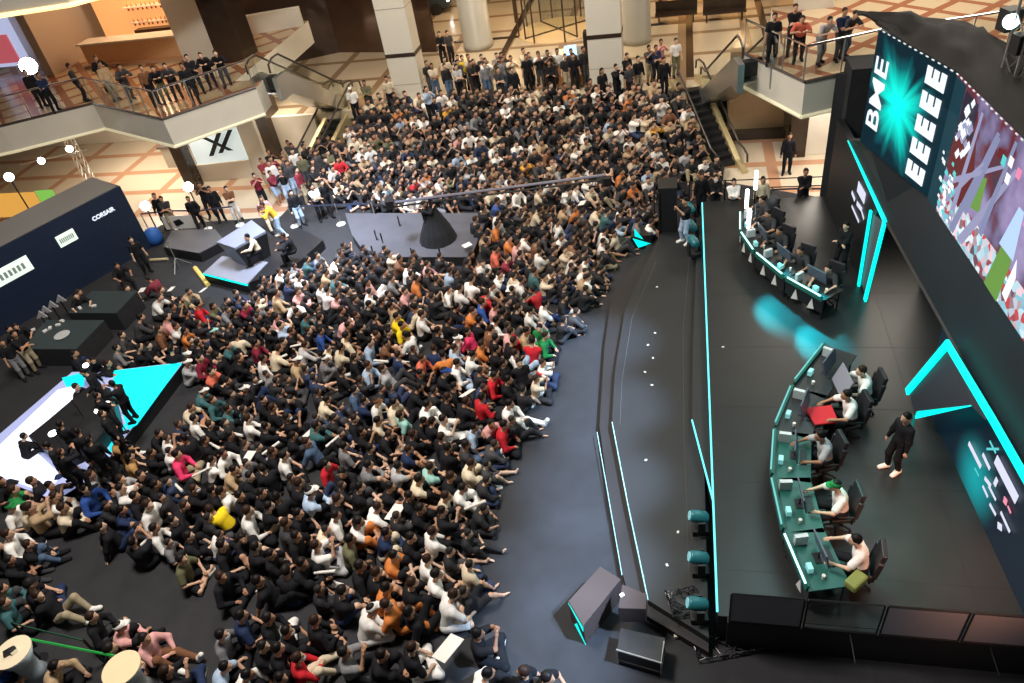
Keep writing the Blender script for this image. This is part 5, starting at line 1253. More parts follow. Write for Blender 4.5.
ent = [(439, 34, 'k', 'k', 'dark figure left of the round column, further of two'), (447, 33, 'dg', 'k', 'dark figure left of the round column, nearer the column'), (462, 58, 'ye', 'k', 'person in a bright yellow top below the round column'), (426, 89, 'lb', 'k', 'person in a light blue shirt right of the left square pillar base'), (456, 67, 'lg', 'k', 'person in light grey standing below the round column'), (473, 62, 'k', 'k', 'tall person in black with folded arms below right of the round column'), (484, 65, 'gr', 'de', 'person in grey and jeans just right of the tall one in black'), (501, 55, 'k', 'k', 'person in black standing alone in front of the queue post, centre top'), (498, 70, 'dg', 'dg', 'person in dark grey standing behind the seated crowd at centre top'), (512, 70, 'k', 'k', 'person in a black T-shirt and shorts at centre top'), (526, 57, 'k', 'k', 'person in black left of the one in white by the counter'), (538, 54, 'w', 'k', 'person in a white shirt left of the information counter'), (549, 63, 'k', 'k', 'person in black behind the left end of the information counter'), (573, 56, 'k', 'k', 'person in black beside the counter cabinet and blue monitor'), (602, 71, 'k', 'k', 'person in black with long hair in front of the decorated pillar'), (616, 67, 'k', 'k', 'person in black at the right foot of the decorated pillar'), (627, 56, 'k', 'k', 'person in black directly right of the decorated pillar, furthest'), (629, 66, 'dg', 'k', 'person in dark grey right of the decorated pillar, nearest'), (638, 59, 'k', 'kh', 'person in black with khaki trousers right of the decorated pillar'), (649, 48, 'dg', 'kh', 'person in dark grey and khaki trousers near the second round column'), (656, 48, 'na', 'k', 'person in navy near the second round column'), (664, 60, 'k', 'k', 'broad person in black beside the escalator head'), (676, 41, 'w', 'ol', 'person in white with olive trousers at the head of the gold escalator'), (661, 42, 'pk', 'be', 'person in pink behind the group at the escalator head'), (364, 83, 'ol', 'dg', 'person in olive at the top of the left escalator'), (350, 89, 'w', 'k', 'person in a white cap and top at the left escalator head'), (386, 79, 'cr', 'k', 'person in cream left of the left square pillar')]
for i, (x, y, sh, lg, lb) in enumerate(ent):
    stander(x, y, E_Z, ['folded', 'stand', 'stand', 'film'][i % 4], sh, lg, -78 + (i * 37 % 40) - 20, lb, EN, long=i % 3 == 0, shorts=(x == 512), hair='long' if x == 602 else 'short', cap='w' if x == 350 else None)
PT = 'people standing behind the left barrier'
for i, (x, y, sh, lg, lb) in enumerate([(154, 196, 'k', 'k', 'person in black left of the bright lamp behind the barrier'), (161, 199, 'dg', 'kh', 'person in dark grey and khaki trousers left of the bright lamp'), (188, 199, 'k', 'k', 'person in black right below the bright lamp by the barrier'), (199, 185, 'k', 'k', 'person in black further back right of the bright lamp'), (209, 189, 'k', 'k', 'person in black striding behind the barrier banner'), (226, 189, 'br', 'w', 'person in brown with white trousers behind the barrier'), (261, 199, 'pk', 'cr', 'person in pink beside the one in orange at the desk'), (254, 176, 'ma', 'k', 'person in dark red behind the caster desk'), (291, 193, 'k', 'lb', 'person in black with pale jeans right of the caster desk'), (312, 187, 'w', 'k', 'person in white standing by the belt barrier left of the stair'), (322, 183, 'k', 'k', 'person in black at the foot of the left stair handrail'), (268, 152, 'k', 'k', 'person in black by the dark brown pillar foot'), (318, 140, 'k', 'k', 'person in black filming in front of the left escalator')]):
    stander(x, y, 0, ['stand', 'folded', 'walk', 'film'][i % 4], sh, lg, -60 + (i * 53 % 50) - 25, lb, PT, long=i % 2 == 0)
stander(790, 136, 0, 'stand', 'k', 'k', -110, 'person in black walking on the pale floor under the right gallery', long=True)
stander(806, 172, 0, 'folded', 'k', 'k', -100, 'tall person in black jacket standing behind the stage rear railing', long=True, scale=1.06)
stander(846, 226, ST, 'folded', 'k', 'k', -150, 'staff person in black with a white badge at the far stage wall', long=True)
stander(906, 418, ST, 'stand', 'k', 'k', 190, 'staff person in black with a chest badge and white shoes near the stage chevron', long=True, shoes='w', scale=1.06)
stander(685, 201, ST, 'film', 'k', 'lb', 200, 'camera operator in black with pale jeans at the far end of the stage', shoes='w')
for x, y, sh, lb, po in [(702, 176, 'k', 'person in black watching behind the far stage end, leftmost of four', 'stand'), (716, 178, 'k', 'person in black with a face mask behind the far stage end', 'folded'), (734, 182, 'w', 'person in a white hoodie behind the far stage end', 'folded'), (763, 180, 'cr', 'person in cream beside the tube lights at the far stage end', 'stand')]:
    stander(x, y, 0, po, sh, 'k', -100, lb, 'people behind the far stage end', long=True, mask=(x == 716))
# staff around the left tables and the glowing triangle platform
stander(14, 334, 0, 'folded', 'k', 'kh', -30, 'staff person in black with khaki trousers standing left of the black tables', scale=1.05)
stander(2, 343, 0, 'stand', 'k', 'gr', -40, 'staff person in black with grey trousers at the left edge by the tables')
stander(76, 296, .0, 'desk', 'k', 'k', -60, 'staff person in black seated behind the farther black table')
stander(16, 327, .0, 'desk', 'k', 'k', -60, 'staff person in black seated behind the nearer black table')
stander(131, 240, 0, 'stand', 'k', 'k', -50, 'staff person in black standing in front of the navy booth, upper')
stander(117, 266, 0, 'desk', 'k', 'k', -50, 'staff person in black seated before the navy booth, lower')

# ================================================================== STAGE EQUIPMENT
def frame_at(o, d):
    """matrix with local x along d (horizontal), z up, origin o"""
    d = Vector((d[0], d[1], 0)).normalized(); n = Vector((-d.y, d.x, 0))
    return Matrix(((d.x, n.x, 0, o[0]), (d.y, n.y, 0, o[1]), (0, 0, 1, o[2]), (0, 0, 0, 1)))
class LMB(MB):
    def __init__(s, M): super().__init__(); s.M = M
    def lb(s, c, size, tilt=0.0, ax='Y'):
        R3 = s.M.to_3x3() @ Matrix.Rotation(tilt, 3, ax); return s.box(s.M @ Vector(c), size, mtx=R3)
    def lt(s, pts, r, n=6): return s.tube([s.M @ Vector(p) for p in pts], r, n)
    def ll(s, c, prof, n=16, rot=None):
        R3 = s.M.to_3x3() @ (rot if rot is not None else Matrix.Identity(3)); return s.lathe(s.M @ Vector(c), prof, n, mtx=R3)
DESKTOP = mat('desk_top_green_lit', (.012, .10, .08), .4)  # green light falling on the desk tops, put into their colour
DESKTOP2 = mat('desk_top_black', (.02, .022, .024), .4)
LEDW = mat('desk_led', (.5, .8, .8), .4, emit=(.45, .95, .95), es=1.6)
LEDDIM = mat('desk_led_dim', (.1, .3, .3), .4, emit=(.06, .30, .30), es=.8)
SCRBK = mat('monitor_back', (.09, .11, .15), .3)
KEYB = mat('keyboard_cyan', (.3, .6, .6), .5, emit=(.2, .6, .6), es=.35)
def chair_at(o, deg, lab, group):
    M = frame_at(o, (math.cos(R(deg)), math.sin(R(deg)))); e = empty('gaming_chair', o, lab, 'chair', group)
    LMB(M).lb((0, 0, .44), (.50, .50, .10)).build('seat', BLACK, e, bevel=.02)
    b = LMB(M); b.lb((-.27, 0, .85), (.10, .46, .78), R(-8)); b.lb((-.25, .25, .8), (.10, .08, .5), R(-8)); b.lb((-.25, -.25, .8), (.10, .08, .5), R(-8)); b.build('backrest', mat('chair_black', (.02, .02, .024), .4), e, bevel=.02)
    s = LMB(M); s.lb((-.335, 0, .95), (.02, .12, .4), R(-8)); s.build('back_stripe', mat('chair_grey', (.35, .38, .42), .5), e)
    for s_ in (-1, 1): LMB(M).lt([(-.15, .30 * s_, .44), (-.15, .30 * s_, .66), (.15, .30 * s_, .68)], .025).build('armrest', BLACK, e)
    LMB(M).lt([(0, 0, .40), (0, 0, .1)], .03).build('post', DARK, e)
    st = LMB(M)
    for k in range(5): a = R(72 * k); st.lt([(0, 0, .1), (.28 * math.cos(a), .28 * math.sin(a), .06)], .025); st.ll((.28 * math.cos(a), .28 * math.sin(a), .0), [(.03, 0), (.03, .05)], 8)
    st.build('star_base', BLACK, e); return e
def desk_run(poly, sign, who, names_side, tops):
    """poly: world front-edge points; the players sit on the 'sign' side"""
    for i in range(len(poly) - 1):
        a, b = poly[i], poly[i + 1]; d = (b - a); L = Vector((d.x, d.y, 0)).length; d = Vector((d.x, d.y, 0)).normalized()
        n = Vector((-d.y, d.x, 0)) * sign; o = Vector(((a.x + b.x) / 2, (a.y + b.y) / 2, ST))
        M = Matrix(((d.x, n.x, 0, o.x), (d.y, n.y, 0, o.y), (0, 0, 1, o.z), (0, 0, 0, 1)))
        e = empty('gaming_desk', o, '%s of the %s' % (names_side[i], who), 'desk', 'desk units of the ' + who.split(' of')[0])
        LMB(M).lb((0, .40, .74), (L * .99, .80, .04)).build('desk_top', tops[i], e)
        LMB(M).lb((0, .03, .50), (L * .96, .03, .46)).build('front_panel', BLACK, e)
        LMB(M).lb((0, -.015, .80), (L * .94, .05, .16), R(-12), 'X').build('front_ledge', TEALP, e)
        LMB(M).lb((0, -.04, .885), (L * .84, .035, .03)).build('light_strip', LEDW if (who.startswith('far') or i == 4) else LEDDIM, e)
        for sx in (-1, 1):
            lg = LMB(M); lg.lt([(sx * L * .44, .08, 0), (sx * L * .44, .08, .72)], .022); lg.lt([(sx * L * .44, .72, 0), (sx * L * .44, .72, .72)], .022); lg.lt([(sx * L * .44, .08, .06), (sx * L * .44, .72, .06)], .018)
            lg.build('leg', DARK, e)
        if i % 2 == 0 or who.startswith('far'):
            for sx in ((-1, 1) if who.startswith('far') else (1,)):
                LMB(M).add([M @ Vector(p) for p in ((sx * .30 - .12, .0, .22), (sx * .30 + .12, .0, .30), (sx * .30 + .02, .0, .62), (sx * .30 - .12, -.02, .22), (sx * .30 + .12, -.02, .30), (sx * .30 + .02, -.02, .62))], [(0, 1, 2), (5, 4, 3), (0, 3, 4, 1), (1, 4, 5, 2), (2, 5, 3, 0)]).build('white_emblem', WHITE, e)
        g = 'gear on the ' + who
        mo = empty('monitor', M @ Vector((.0, .50, .76)), 'thin grey monitor on the %s of the %s' % (names_side[i].split(' unit')[0] + ' unit', who), 'monitor', g)
        LMB(M).lb((0, .46, 1.08), (.66, .03, .42), R(12), 'X').build('screen', SCRBK, mo)
        LMB(M).lt([(0, .44, .77), (0, .44, .95)], .02).build('stand', DARK, mo)
        LMB(M).lb((0, .44, .77), (.25, .18, .02)).build('foot', DARK, mo)
        kb = LMB(M).lb((.02, .64, .775), (.42, .14, .025)).build('keyboard', BLACK); tag(kb, 'black keyboard in front of the player on the %s of the %s' % (names_side[i].split(' unit')[0] + ' unit', who), 'keyboard', g)
        th = empty('observer_camera', M @ Vector((L * .2, .16, .76)), 'small cyan-lit camera box at the front of the %s of the %s' % (names_side[i].split(' unit')[0] + ' unit', who), 'camera box', g)
        LMB(M).lb((L * .18, .16, .86), (.16, .10, .14)).build('case', KEYB, th); LMB(M).lt([(L * .18, .16, .76), (L * .18, .16, .80)], .03).build('foot', DARK, th)
        pc = LMB(M).lb((-L * .28, .22, .90), (.09, .26, .26)); pc.build('white_box', mat('white_case', (.6, .65, .66), .4)); tag(bpy.context.scene.collection.objects[-1], 'white upright case on the %s of the %s' % (names_side[i].split(' unit')[0] + ' unit', who), 'case', g)
        cu = LMB(M).ll((L * .33, .36, .76), [(.03, 0), (.04, .11), (.035, .115)], 10).build('paper_cup', PAPER); tag(cu, 'pale cup on the %s of the %s' % (names_side[i].split(' unit')[0] + ' unit', who), 'cup', g)
ORDN = ['first unit from the far end', 'second unit', 'third unit', 'fourth unit', 'fifth unit at the near end']
nearp = [P(x, y, ST + .75) for x, y in [(826, 345), (793, 387), (775, 430), (772, 478), (784, 533), (809, 592)]]
desk_run(nearp, -1 if False else 1, 'near curved desk', ORDN, [DESKTOP2, DESKTOP2, DESKTOP, DESKTOP, DESKTOP])
farp = [P(x, y, ST + .75) for x, y in [(741, 214), (741, 234), (755, 254), (785, 279), (824, 301)]]
desk_run(farp, 1, 'far curved desk', ['first unit from the back', 'second unit', 'third unit', 'fourth unit at the right end'], [DESKTOP2] * 4)
NP = [(861, 371, 172, 'w', 'or', 'player in white in front of the big grey screen, far end of the near desk'), (846, 395, 178, 'w', 'or', 'player in white reaching over the red jacket at the near desk'), (820, 436, 178, 'w', 'or', 'middle player of the near desk in white and mint'),
      (835, 486, 172, 'w', 'or', 'fourth player of the near desk in white with a dark green cap'), (855, 540, 158, 'w', 'or', 'nearest player of the near desk in white with one arm stretched out')]
hx, hy, hz = POSES['desk']['head']
for x, y, dg_, sh, _, lb in NP:
    h = P(x, y, ST + hz * 1.12); rz = R(dg_); c_, s_ = math.cos(rz), math.sin(rz)
    loc = Vector((h.x - 1.12 * (hx * c_ - hy * s_), h.y - 1.12 * (hx * s_ + hy * c_), ST))
    person(loc, rz, 'desk', 'lg' if x == 820 else 'w', 'k', label=lb, group='players at the near desk', scale=1.12, rng=rngf, cap='gn' if x == 835 else None, shoes='w')
    chair_at(loc, dg_, {861: 'black gaming chair of the player behind the big grey display', 846: 'black gaming chair of the player with the red jacket', 820: 'black gaming chair of the middle player at the near desk', 835: 'black gaming chair of the player with the green cap', 855: 'black gaming chair nearest the camera, beside the olive bag'}[x], 'gaming chairs at the near desk')
    if x == 846:
        p = loc + Vector((c_, s_, 0)) * .72; jk = MB(); jk.slab([p + Vector(q) for q in ((-.28, -.30, .80), (.26, -.34, .80), (.34, .22, .80), (-.30, .26, .82))], -.06)
        tag(jk.build('red_jacket', mat('red_cloth', (.6, .02, .03), .8, bump=.4), bevel=.02), 'bright red folded jacket lying on the near desk in front of a player', 'jacket')
    if x == 861:
        p = loc + Vector((c_, s_, 0)) * .62; sc_ = empty('tilted_display', (p.x, p.y, ST + .76), 'large grey display turned towards the far player of the near desk', 'display')
        M = frame_at((p.x, p.y, ST), (c_, s_)); LMB(M).lb((0, .05, 1.12), (.03, .75, .55), R(-20)).build('panel', mat('display_grey', (.30, .30, .36), .4), sc_); LMB(M).lt([(0, 0, .76), (0, 0, .95)], .025).build('stand', DARK, sc_)
FP = [(828, 269, 215, 'rightmost player of the far desk in black with bare forearms'), (800, 251, 218, 'second player from the right at the far desk in black'), (779, 231, 212, 'third player from the right at the far desk in black'), (768, 214, 205, 'fourth player from the right at the far desk in black'), (762, 200, 195, 'hindmost player of the far desk in black')]
for x, y, dg_, lb in FP:
    h = P(x, y, ST + hz * 1.05); rz = R(dg_); c_, s_ = math.cos(rz), math.sin(rz)
    loc = Vector((h.x - 1.05 * (hx * c_ - hy * s_), h.y - 1.05 * (hx * s_ + hy * c_), ST))
    person(loc, rz, 'desk', 'dg', 'k', label=lb, group='players at the far desk', scale=1.05, rng=rngf)
    chair_at(loc, dg_, 'black gaming chair under the ' + lb.split(' in black')[0], 'gaming chairs at the far desk')
p = P(850, 585, ST + .76); bgm = MB(); bgm.box((p.x + .1, p.y, ST + .86), (.42, .26, .2), R(30))
tag(bgm.build('olive_bag', mat('olive_bag', (.22, .25, .06), .7, bump=.4), bevel=.05), 'olive green bag on the near end of the near desk', 'bag')
# vertical tube lights at the far desk end
for x, y, lb in [(755, 193, 'hindmost white tube light at the far desk'), (746, 212, 'middle white tube light at the far desk'), (748, 232, 'front white tube light at the far desk')]:
    p = P(x, y, ST + .6); e = empty('tube_light', (p.x, p.y, ST), lb, 'light', 'tube lights by the far desk')
    MB().tube([(p.x, p.y, ST + .75), (p.x, p.y, ST + 1.45)], .06, 10).build('tube', LAMPSOFT, e); MB().tube([(p.x, p.y, ST), (p.x, p.y, ST + .75)], .03, 6).build('stand', DARK, e)
# moving heads
def moving_head(x, y, zb, lab, deg=150, s=1.0):
    p = P(x, y, zb); e = empty('moving_head_light', p, lab, 'stage light', 'moving head lights along the stage edge')
    M = frame_at(p, (math.cos(R(deg)), math.sin(R(deg)))) @ Matrix.Scale(s, 4)
    LMB(M).box(M @ Vector((0, 0, .07)), (.32 * s, .26 * s, .14 * s), mtx=M.to_3x3().normalized()).build('base', BLACK, e, bevel=.01)
    for t_ in (-1, 1): LMB(M).box(M @ Vector((0, .17 * t_, .30)), (.14 * s, .04 * s, .36 * s), mtx=M.to_3x3().normalized()).build('yoke_arm', BLACK, e)
    rot = Matrix.Rotation(R(75), 3, 'Y')
    LMB(M).ll((-.14, 0, .42), [(.08, 0), (.12, .04), (.13, .22), (.12, .32), (.10, .36)], 16, rot).build('head', mat('head_teal', (.02, .16, .19), .35), e, smooth=True)
    LMB(M).ll((.19, 0, .51), [(.095, 0), (.09, .03)], 16, rot).build('lens', mat('lens_pale', (.3, .55, .6), .2, emit=(.1, .35, .4), es=.5), e)
for (x, y, l) in [(700, 531, 'farthest'), (700, 572, 'middle'), (699, 618, 'nearest')]: moving_head(x, y, .4, l + ' of the three teal moving head lights at the near stage edge', 170, 1.15)
for (x, y, l) in [(690, 222, 'farthest'), (692, 240, 'middle'), (694, 256, 'nearest')]: moving_head(x, y, .62, l + ' of the three dark moving head lights at the far stage edge', 100, 1.2)
# subwoofers
CY2 = mat('badge_cyan', (0, .3, .28), .5, emit=(0, .85, .75), es=1)
BROWNBLK = mat('speaker_cloth', (.055, .035, .030), .8)
s1 = empty('subwoofer', P(595, 625, 0), 'large slanted black subwoofer with cyan triangle badges on the floor left of the flight case', 'speaker')
tp = [P(568, 601, .75), P(600, 566, .75), P(621, 579, .75), P(583, 626, .75)]
MB().prism([p[:2] for p in tp], .0, .75).build('cabinet', BROWNBLK, s1, bevel=.015)
ft = (tp[0], tp[3]); dv = (ft[1] - ft[0]); dv.z = 0; nn = Vector((dv.y, -dv.x, 0)).normalized(); nn = nn if nn.dot(Vector((-1, -1, 0))) > 0 else -nn
def fp(s, z, o=.012): q = ft[0] + dv * s + nn * o; return (q.x, q.y, z)
MB().slab([fp(.02, .70), fp(.98, .52), fp(1.0, .70)], .01).build('badge', CY2, s1); MB().slab([fp(.3, .12), fp(1.02, .02), fp(.5, .36)], .01).build('badge', CY2, s1)
s2 = empty('flight_case', P(640, 665, 0), 'black flight case with a steel frame at the near left end of the stage', 'case')
tp = [P(621, 628, .55), P(617, 650, .55), P(661, 663, .55), P(665, 638, .55)]
MB().prism([p[:2] for p in tp], 0.02, .55).build('case_body', BLACK, s2)
fr = MB(); a, b = P(617.5, 649, .56), P(660, 664, .56); 
bs = [P(617, 650, .55), P(661, 663, .55), P(664, 642, .55)]
fr.tube(bs, .022, 6); fr.tube([(q.x, q.y, .18) for q in bs], .018, 6)
for q in bs: fr.tube([(q.x, q.y, 0), (q.x, q.y, .57)], .018, 6)
fr.build('steel_frame', STEEL, s2)
s3 = empty('loudspeaker', P(632, 612, .55), 'black wedge-shaped loudspeaker standing on the flight case', 'speaker')
tp = [P(622, 584, 1.1), P(647, 594, 1.1), P(646, 609, 1.1), P(618, 608, 1.1)]
MB().prism([p[:2] for p in tp], .57, 1.1).build('cabinet', BROWNBLK, s3, bevel=.015)
p = P(622, 595, 1.12); MB().box(p, (.09, .07, .03), .4).build('white_label', PAPER, s3)
s4 = empty('floor_monitor_speaker', P(640, 245, 0), 'black wedge speaker with cyan sail-shaped badges at the far floor edge', 'speaker')
c0 = P(641, 246, 0); MB().prism([p[:2] for p in (P(631, 250, 0), P(652, 248, 0), P(655, 238, 0), P(634, 238, 0))], 0, .55).build('cabinet', BLACK, s4)
a, b = P(631, 250, 0), P(652, 248, 0); dd = b - a; nn = Vector((dd.y, -dd.x, 0)).normalized(); nn = nn if nn.y < 0 else -nn
def fq(s, z): q = a + dd * s + nn * .02; return (q.x, q.y, z)
MB().slab([fq(.1, .50), fq(.35, .08), fq(.95, .2)], .01).build('badge', CY2, s4); MB().slab([fq(.2, .58), fq(.6, .42), fq(.2, .9)], .01).build('badge', CY2, s4)
tw = empty('speaker_tower', P(668, 230, 0), 'tall black speaker tower at the far end of the stage edge', 'speaker')
p = P(668, 236, 0); MB().box((p.x, p.y, 1.1), (.65, .8, 2.2), ROTZ).build('cabinet', BLACK, tw, bevel=.02); MB().box((p.x - .34, p.y - .1, 1.1), (.02, .6, 1.9), ROTZ).build('grille', BLACKCLOTH, tw)
# cable heaps
def cables(name, c, rx, ry, n, seed, lab):
    rg = random.Random(seed); cm = MB()
    for k in range(n):
        pts = []; x, y = rg.uniform(-rx, rx), rg.uniform(-ry, ry); a = rg.uniform(0, 6.28)
        for i in range(9): pts.append((c[0] + x, c[1] + y, c[2] + .03 + rg.random() * .12)); a += rg.uniform(-1, 1); x = max(-rx, min(rx, x + .16 * math.cos(a))); y = max(-ry, min(ry, y + .16 * math.sin(a)))
        cm.tube(pts, .014, 5)
    return tag(cm.build(name, mat('cable_black', (.03, .03, .035), .35)), lab, 'cables')
cables('cable_heap', P(684, 604, .4), .32, .3, 16, 1, 'tangled black cables on the runway beside the nearest moving head light')
cables('cable_heap', P(730, 645, 0), .75, .25, 18, 2, 'tangled black cables on the floor below the near stage corner')
for k, (x, y) in enumerate([(676, 638), (692, 637), (724, 628), (738, 638), (748, 640), (733, 642)]):
    p = P(x, y, .0); tag(MB().box((p.x, p.y, .05), (.08, .06, .1), k).build('cable_connector', mat('pale_connector', (.6, .6, .5), .5)), 'small pale connector, %s from the left among the floor cables' % ORDS[k], 'connector', 'connectors among the cables')

# ================================================================== JIB, PLATFORMS, CASTER DESK, BOOTH
pl = empty('grey_platform', P(420, 240, 0), 'low grey camera platform with a black skirt between the crowd and the stair', 'platform')
pp = [P(368, 257, .4), P(471, 257, .4), P(489, 213, .4), P(345, 213, .4), P(352, 235, .4)]
MB().prism([p[:2] for p in pp], .38, .4).build('platform_top', GREYTOP, pl); MB().prism([p[:2] for p in pp], 0, .38).build('skirt', BLACKCLOTH, pl)
for k, (x, y) in enumerate([(374, 256), (413, 258), (441, 258), (400, 226), (377, 240), (383, 243)]):
    p = P(x, y, .4); MB().tube([(p.x, p.y, .4), (p.x, p.y, .85)], .03, 6).build('short_post', BLACK, pl)
jb = empty('jib_crane', P(438, 238, .4), 'long camera jib arm reaching right over the crowd from the grey platform', 'camera crane')
j0, j1 = P(390, 203, 2.1), P(606, 175, 2.6); jc = P(438, 240, .4); jc = Vector((jc.x, jc.y, 0))
dj = j1 - j0; t_ = ((jc.x - j0.x) * dj.x + (jc.y - j0.y) * dj.y) / (dj.x ** 2 + dj.y ** 2); jp = j0 + dj * t_
ar = MB(); ar.tube([j0, j1], .055, 6)
ar.build('arm', mat('jib_grey', (.20, .20, .26), .35, .5), jb); MB().tube([j0 - Vector((0, 0, .18)), j1 - Vector((0, 0, .18))], .035, 6).build('lower_tube', BLACK, jb)
MB().tube([(jp.x, jp.y, .4), jp], .06, 8).build('post', BLACK, jb)
MB().lathe((jp.x, jp.y, .4), [(.75, 0), (.62, .4), (.30, 1.1), (.15, 1.4)], 14).build('cover_cloth', BLACKCLOTH, jb)
MB().box(tuple(j0), (.3, .5, .35)).build('counterweight', BLACK, jb); MB().box(tuple(j1 - Vector((0, 0, .25))), (.3, .25, .3)).build('camera_head', BLACK, jb)
stander(424, 204, .4, 'film', 'k', 'k', -10, 'jib operator in black standing behind the grey platform post', long=True)
# caster desk island
cd = empty('caster_platform', P(240, 275, 0), 'pale angular platform with a cyan edge and black steps under the caster desk', 'platform')
pp = [P(203, 273, .45), P(222, 256, .45), P(268, 262, .45), P(247, 284, .45)]
MB().prism([p[:2] for p in pp], .40, .45).build('pale_top', PALETOP, cd); MB().prism([p[:2] for p in pp], 0, .40).build('skirt', BLACK, cd)
MB().tube([pp[0] + Vector((0, -.01, -.05)), pp[3] + Vector((0, -.01, -.05))], .045, 4).build('edge_light', CY2, cd)
bk = [P(248, 283, .42), P(292, 268, .42), P(323, 240, .42), P(300, 228, .42), P(262, 240, .42), P(238, 262, .42)]
MB().prism([p[:2] for p in bk], 0, .42).build('black_deck', BLACK, cd)
stp = MB()
for k in range(2):
    a, b = P(262 + 7 * k, 283 + 6 * k, .3 - .15 * k), P(296 + 7 * k, 262 + 6 * k, .3 - .15 * k); stp.tube([a, b], .03, 4)
stp.build('step_edge', mat('step_edge', (.25, .22, .25), .5), cd)
dk = empty('caster_desk', P(240, 262, .45), 'faceted black and pale caster desk with slanting sides', 'desk')
top = [P(217, 243, 1.45), P(252, 221, 1.45), P(266, 232, 1.45), P(235, 249, 1.45)]; c_ = sum((p for p in top), Vector()) / 4
base = [Vector((c_.x + (p.x - c_.x) * .72 + .1, c_.y + (p.y - c_.y) * .72 - .05, .45)) for p in top]
MB().hexa(base[::-1] + top[::-1]).build('body', mat('desk_pale_blue', (.20, .25, .32), .4), dk)
MB().slab(top, .05).build('desk_top', mat('desk_top_pale', (.22, .24, .32), .35), dk)
q = [base[3] + Vector((0, -.02, 0)), base[2] + Vector((.02, -.02, 0)), top[2] + Vector((.02, -.02, -.04)), top[3] + Vector((0, -.03, -.04))]
MB().slab(q, .02).build('dark_side', BLACK, dk)
stander(262, 205, .42, 'lean_rail', 'my', 'lb', 190, 'person in a mustard yellow top bending over the caster desk', long=True, shoes='w', scale=1.05)
stander(247, 237, .42, 'desk', 'cr', 'k', 200, 'person in a cream sweater seated at the caster desk', long=True)
stander(283, 236, .42, 'desk', 'k', 'k', 180, 'person in black seated behind the caster desk', long=True)
lp_ = empty('black_deck', P(195, 255, 0), 'dark low platform left of the caster desk', 'platform')
pp = [P(163, 247, .45), P(199, 253, .45), P(224, 240, .45), P(215, 229, .45), P(172, 230, .45)]
MB().prism([p[:2] for p in pp], .41, .45).build('deck_top', mat('deck_dark_grey', (.07, .07, .08), .6), lp_); MB().prism([p[:2] for p in pp], 0, .41).build('skirt', BLACK, lp_)
ts = empty('tripod_stand', P(178, 268, 0), 'white-footed tripod stand on the floor in front of the dark platform', 'stand')
p = P(180, 268, 0); MB().tube([(p.x, p.y, 0.02), (p.x, p.y, 1.3)], .02, 6).build('pole', STEEL, ts)
for k in range(3): a = R(120 * k + 20); MB().tube([(p.x, p.y, .5), (p.x + .5 * math.cos(a), p.y + .5 * math.sin(a), .02)], .016, 5).build('leg', STEEL, ts)
a, b = P(195, 268, .06), P(208, 285, .06); tag(MB().tube([a, b], .10, 8).build('cable_ramp', mat('ramp_yellow', (.75, .55, .15), .5)), 'short yellow cable ramp lying beside the caster platform', 'cable ramp')
a, b = P(150, 260, .05), P(168, 259, .05); tag(MB().tube([a, b], .06, 6).build('pale_batten', mat('batten', (.55, .45, .25), .5)), 'pale batten lying on the floor left of the yellow ramp', 'batten')
p = P(157, 243, 0); tag(MB().lathe((p.x, p.y, 0), [(.30, 0), (.36, .3), (.30, .65), (.1, .75)], 14).build('blue_sack', mat('sack_blue', (.02, .12, .45), .6, bump=.5), smooth=True), 'bright blue sack on the floor at the corner of the navy booth', 'sack')
# navy booth
bf0, bf1 = P(-60, 279, 3.0), P(120, 186, 3.0); bb0, bb1 = P(-60, 240, 3.0), P(99, 197, 3.0)
bo_ = empty('navy_booth', P(60, 240, 0), 'long navy booth with a grey roof and lit white name boards at the left', 'booth')
bb1 = bf1 + (bb1 - bf1).normalized() * 2.4 if (bb1 - bf1).length < 2.4 else bb1
dv = (bf1 - bf0).normalized(); nb = Vector((-dv.y, dv.x, 0))
bk1, bk0 = bf1 + nb * 2.2, bf0 + nb * 2.2
MB().prism([p[:2] for p in (bf0, bf1, bk1, bk0)], 0, 3.0).build('booth_body', NAVY, bo_)
MB().prism([p[:2] for p in (bf0 + nb * .1, bf1 + nb * .1 - dv * .1, bk1, bk0)], 3.0, 3.03).build('booth_roof', mat('roof_grey', (.22, .21, .2), .7), bo_)
BRD = mat('board_white', (.7, .75, .7), .5, emit=(.55, .68, .6), es=.8)
def onface(x, y, off=.03): q = PV(x, y, bf0, bf1); return q - nb * off
for i, (x0, y0, x1, y1, h) in enumerate([(-14, 285, 30, 262, .62), (58, 243, 75, 233, .48)]):
    a, b = onface(x0, y0), onface(x1, y1); b.z = a.z = (a.z + b.z) / 2
    MB().slab([a - Vector((0, 0, h / 2)), b - Vector((0, 0, h / 2)), b + Vector((0, 0, h / 2)), a + Vector((0, 0, h / 2))], .03).build('name_board', BRD, bo_)
    tx = MB(); n_ = 8
    for k in range(n_):
        s0 = a.lerp(b, .1 + .8 * k / n_) - nb * .02; s1_ = a.lerp(b, .1 + .8 * (k + .6) / n_) - nb * .02; tx.slab([s0 - Vector((0, 0, h * .2)), s1_ - Vector((0, 0, h * .2)), s1_ + Vector((0, 0, h * .2)), s0 + Vector((0, 0, h * .2))], .01)
    tx.build('board_print', mat('print_grey', (.35, .42, .4), .5), bo_)
a = onface(103, 214); M = Matrix(((dv.x, 0, -nb.x, a.x), (dv.y, 0, -nb.y, a.y), (0, 1, 0, a.z), (0, 0, 0, 1)))
text_mesh('CORSAIR', .24, SCRW, 'lettering', bo_, M, bold=.01)
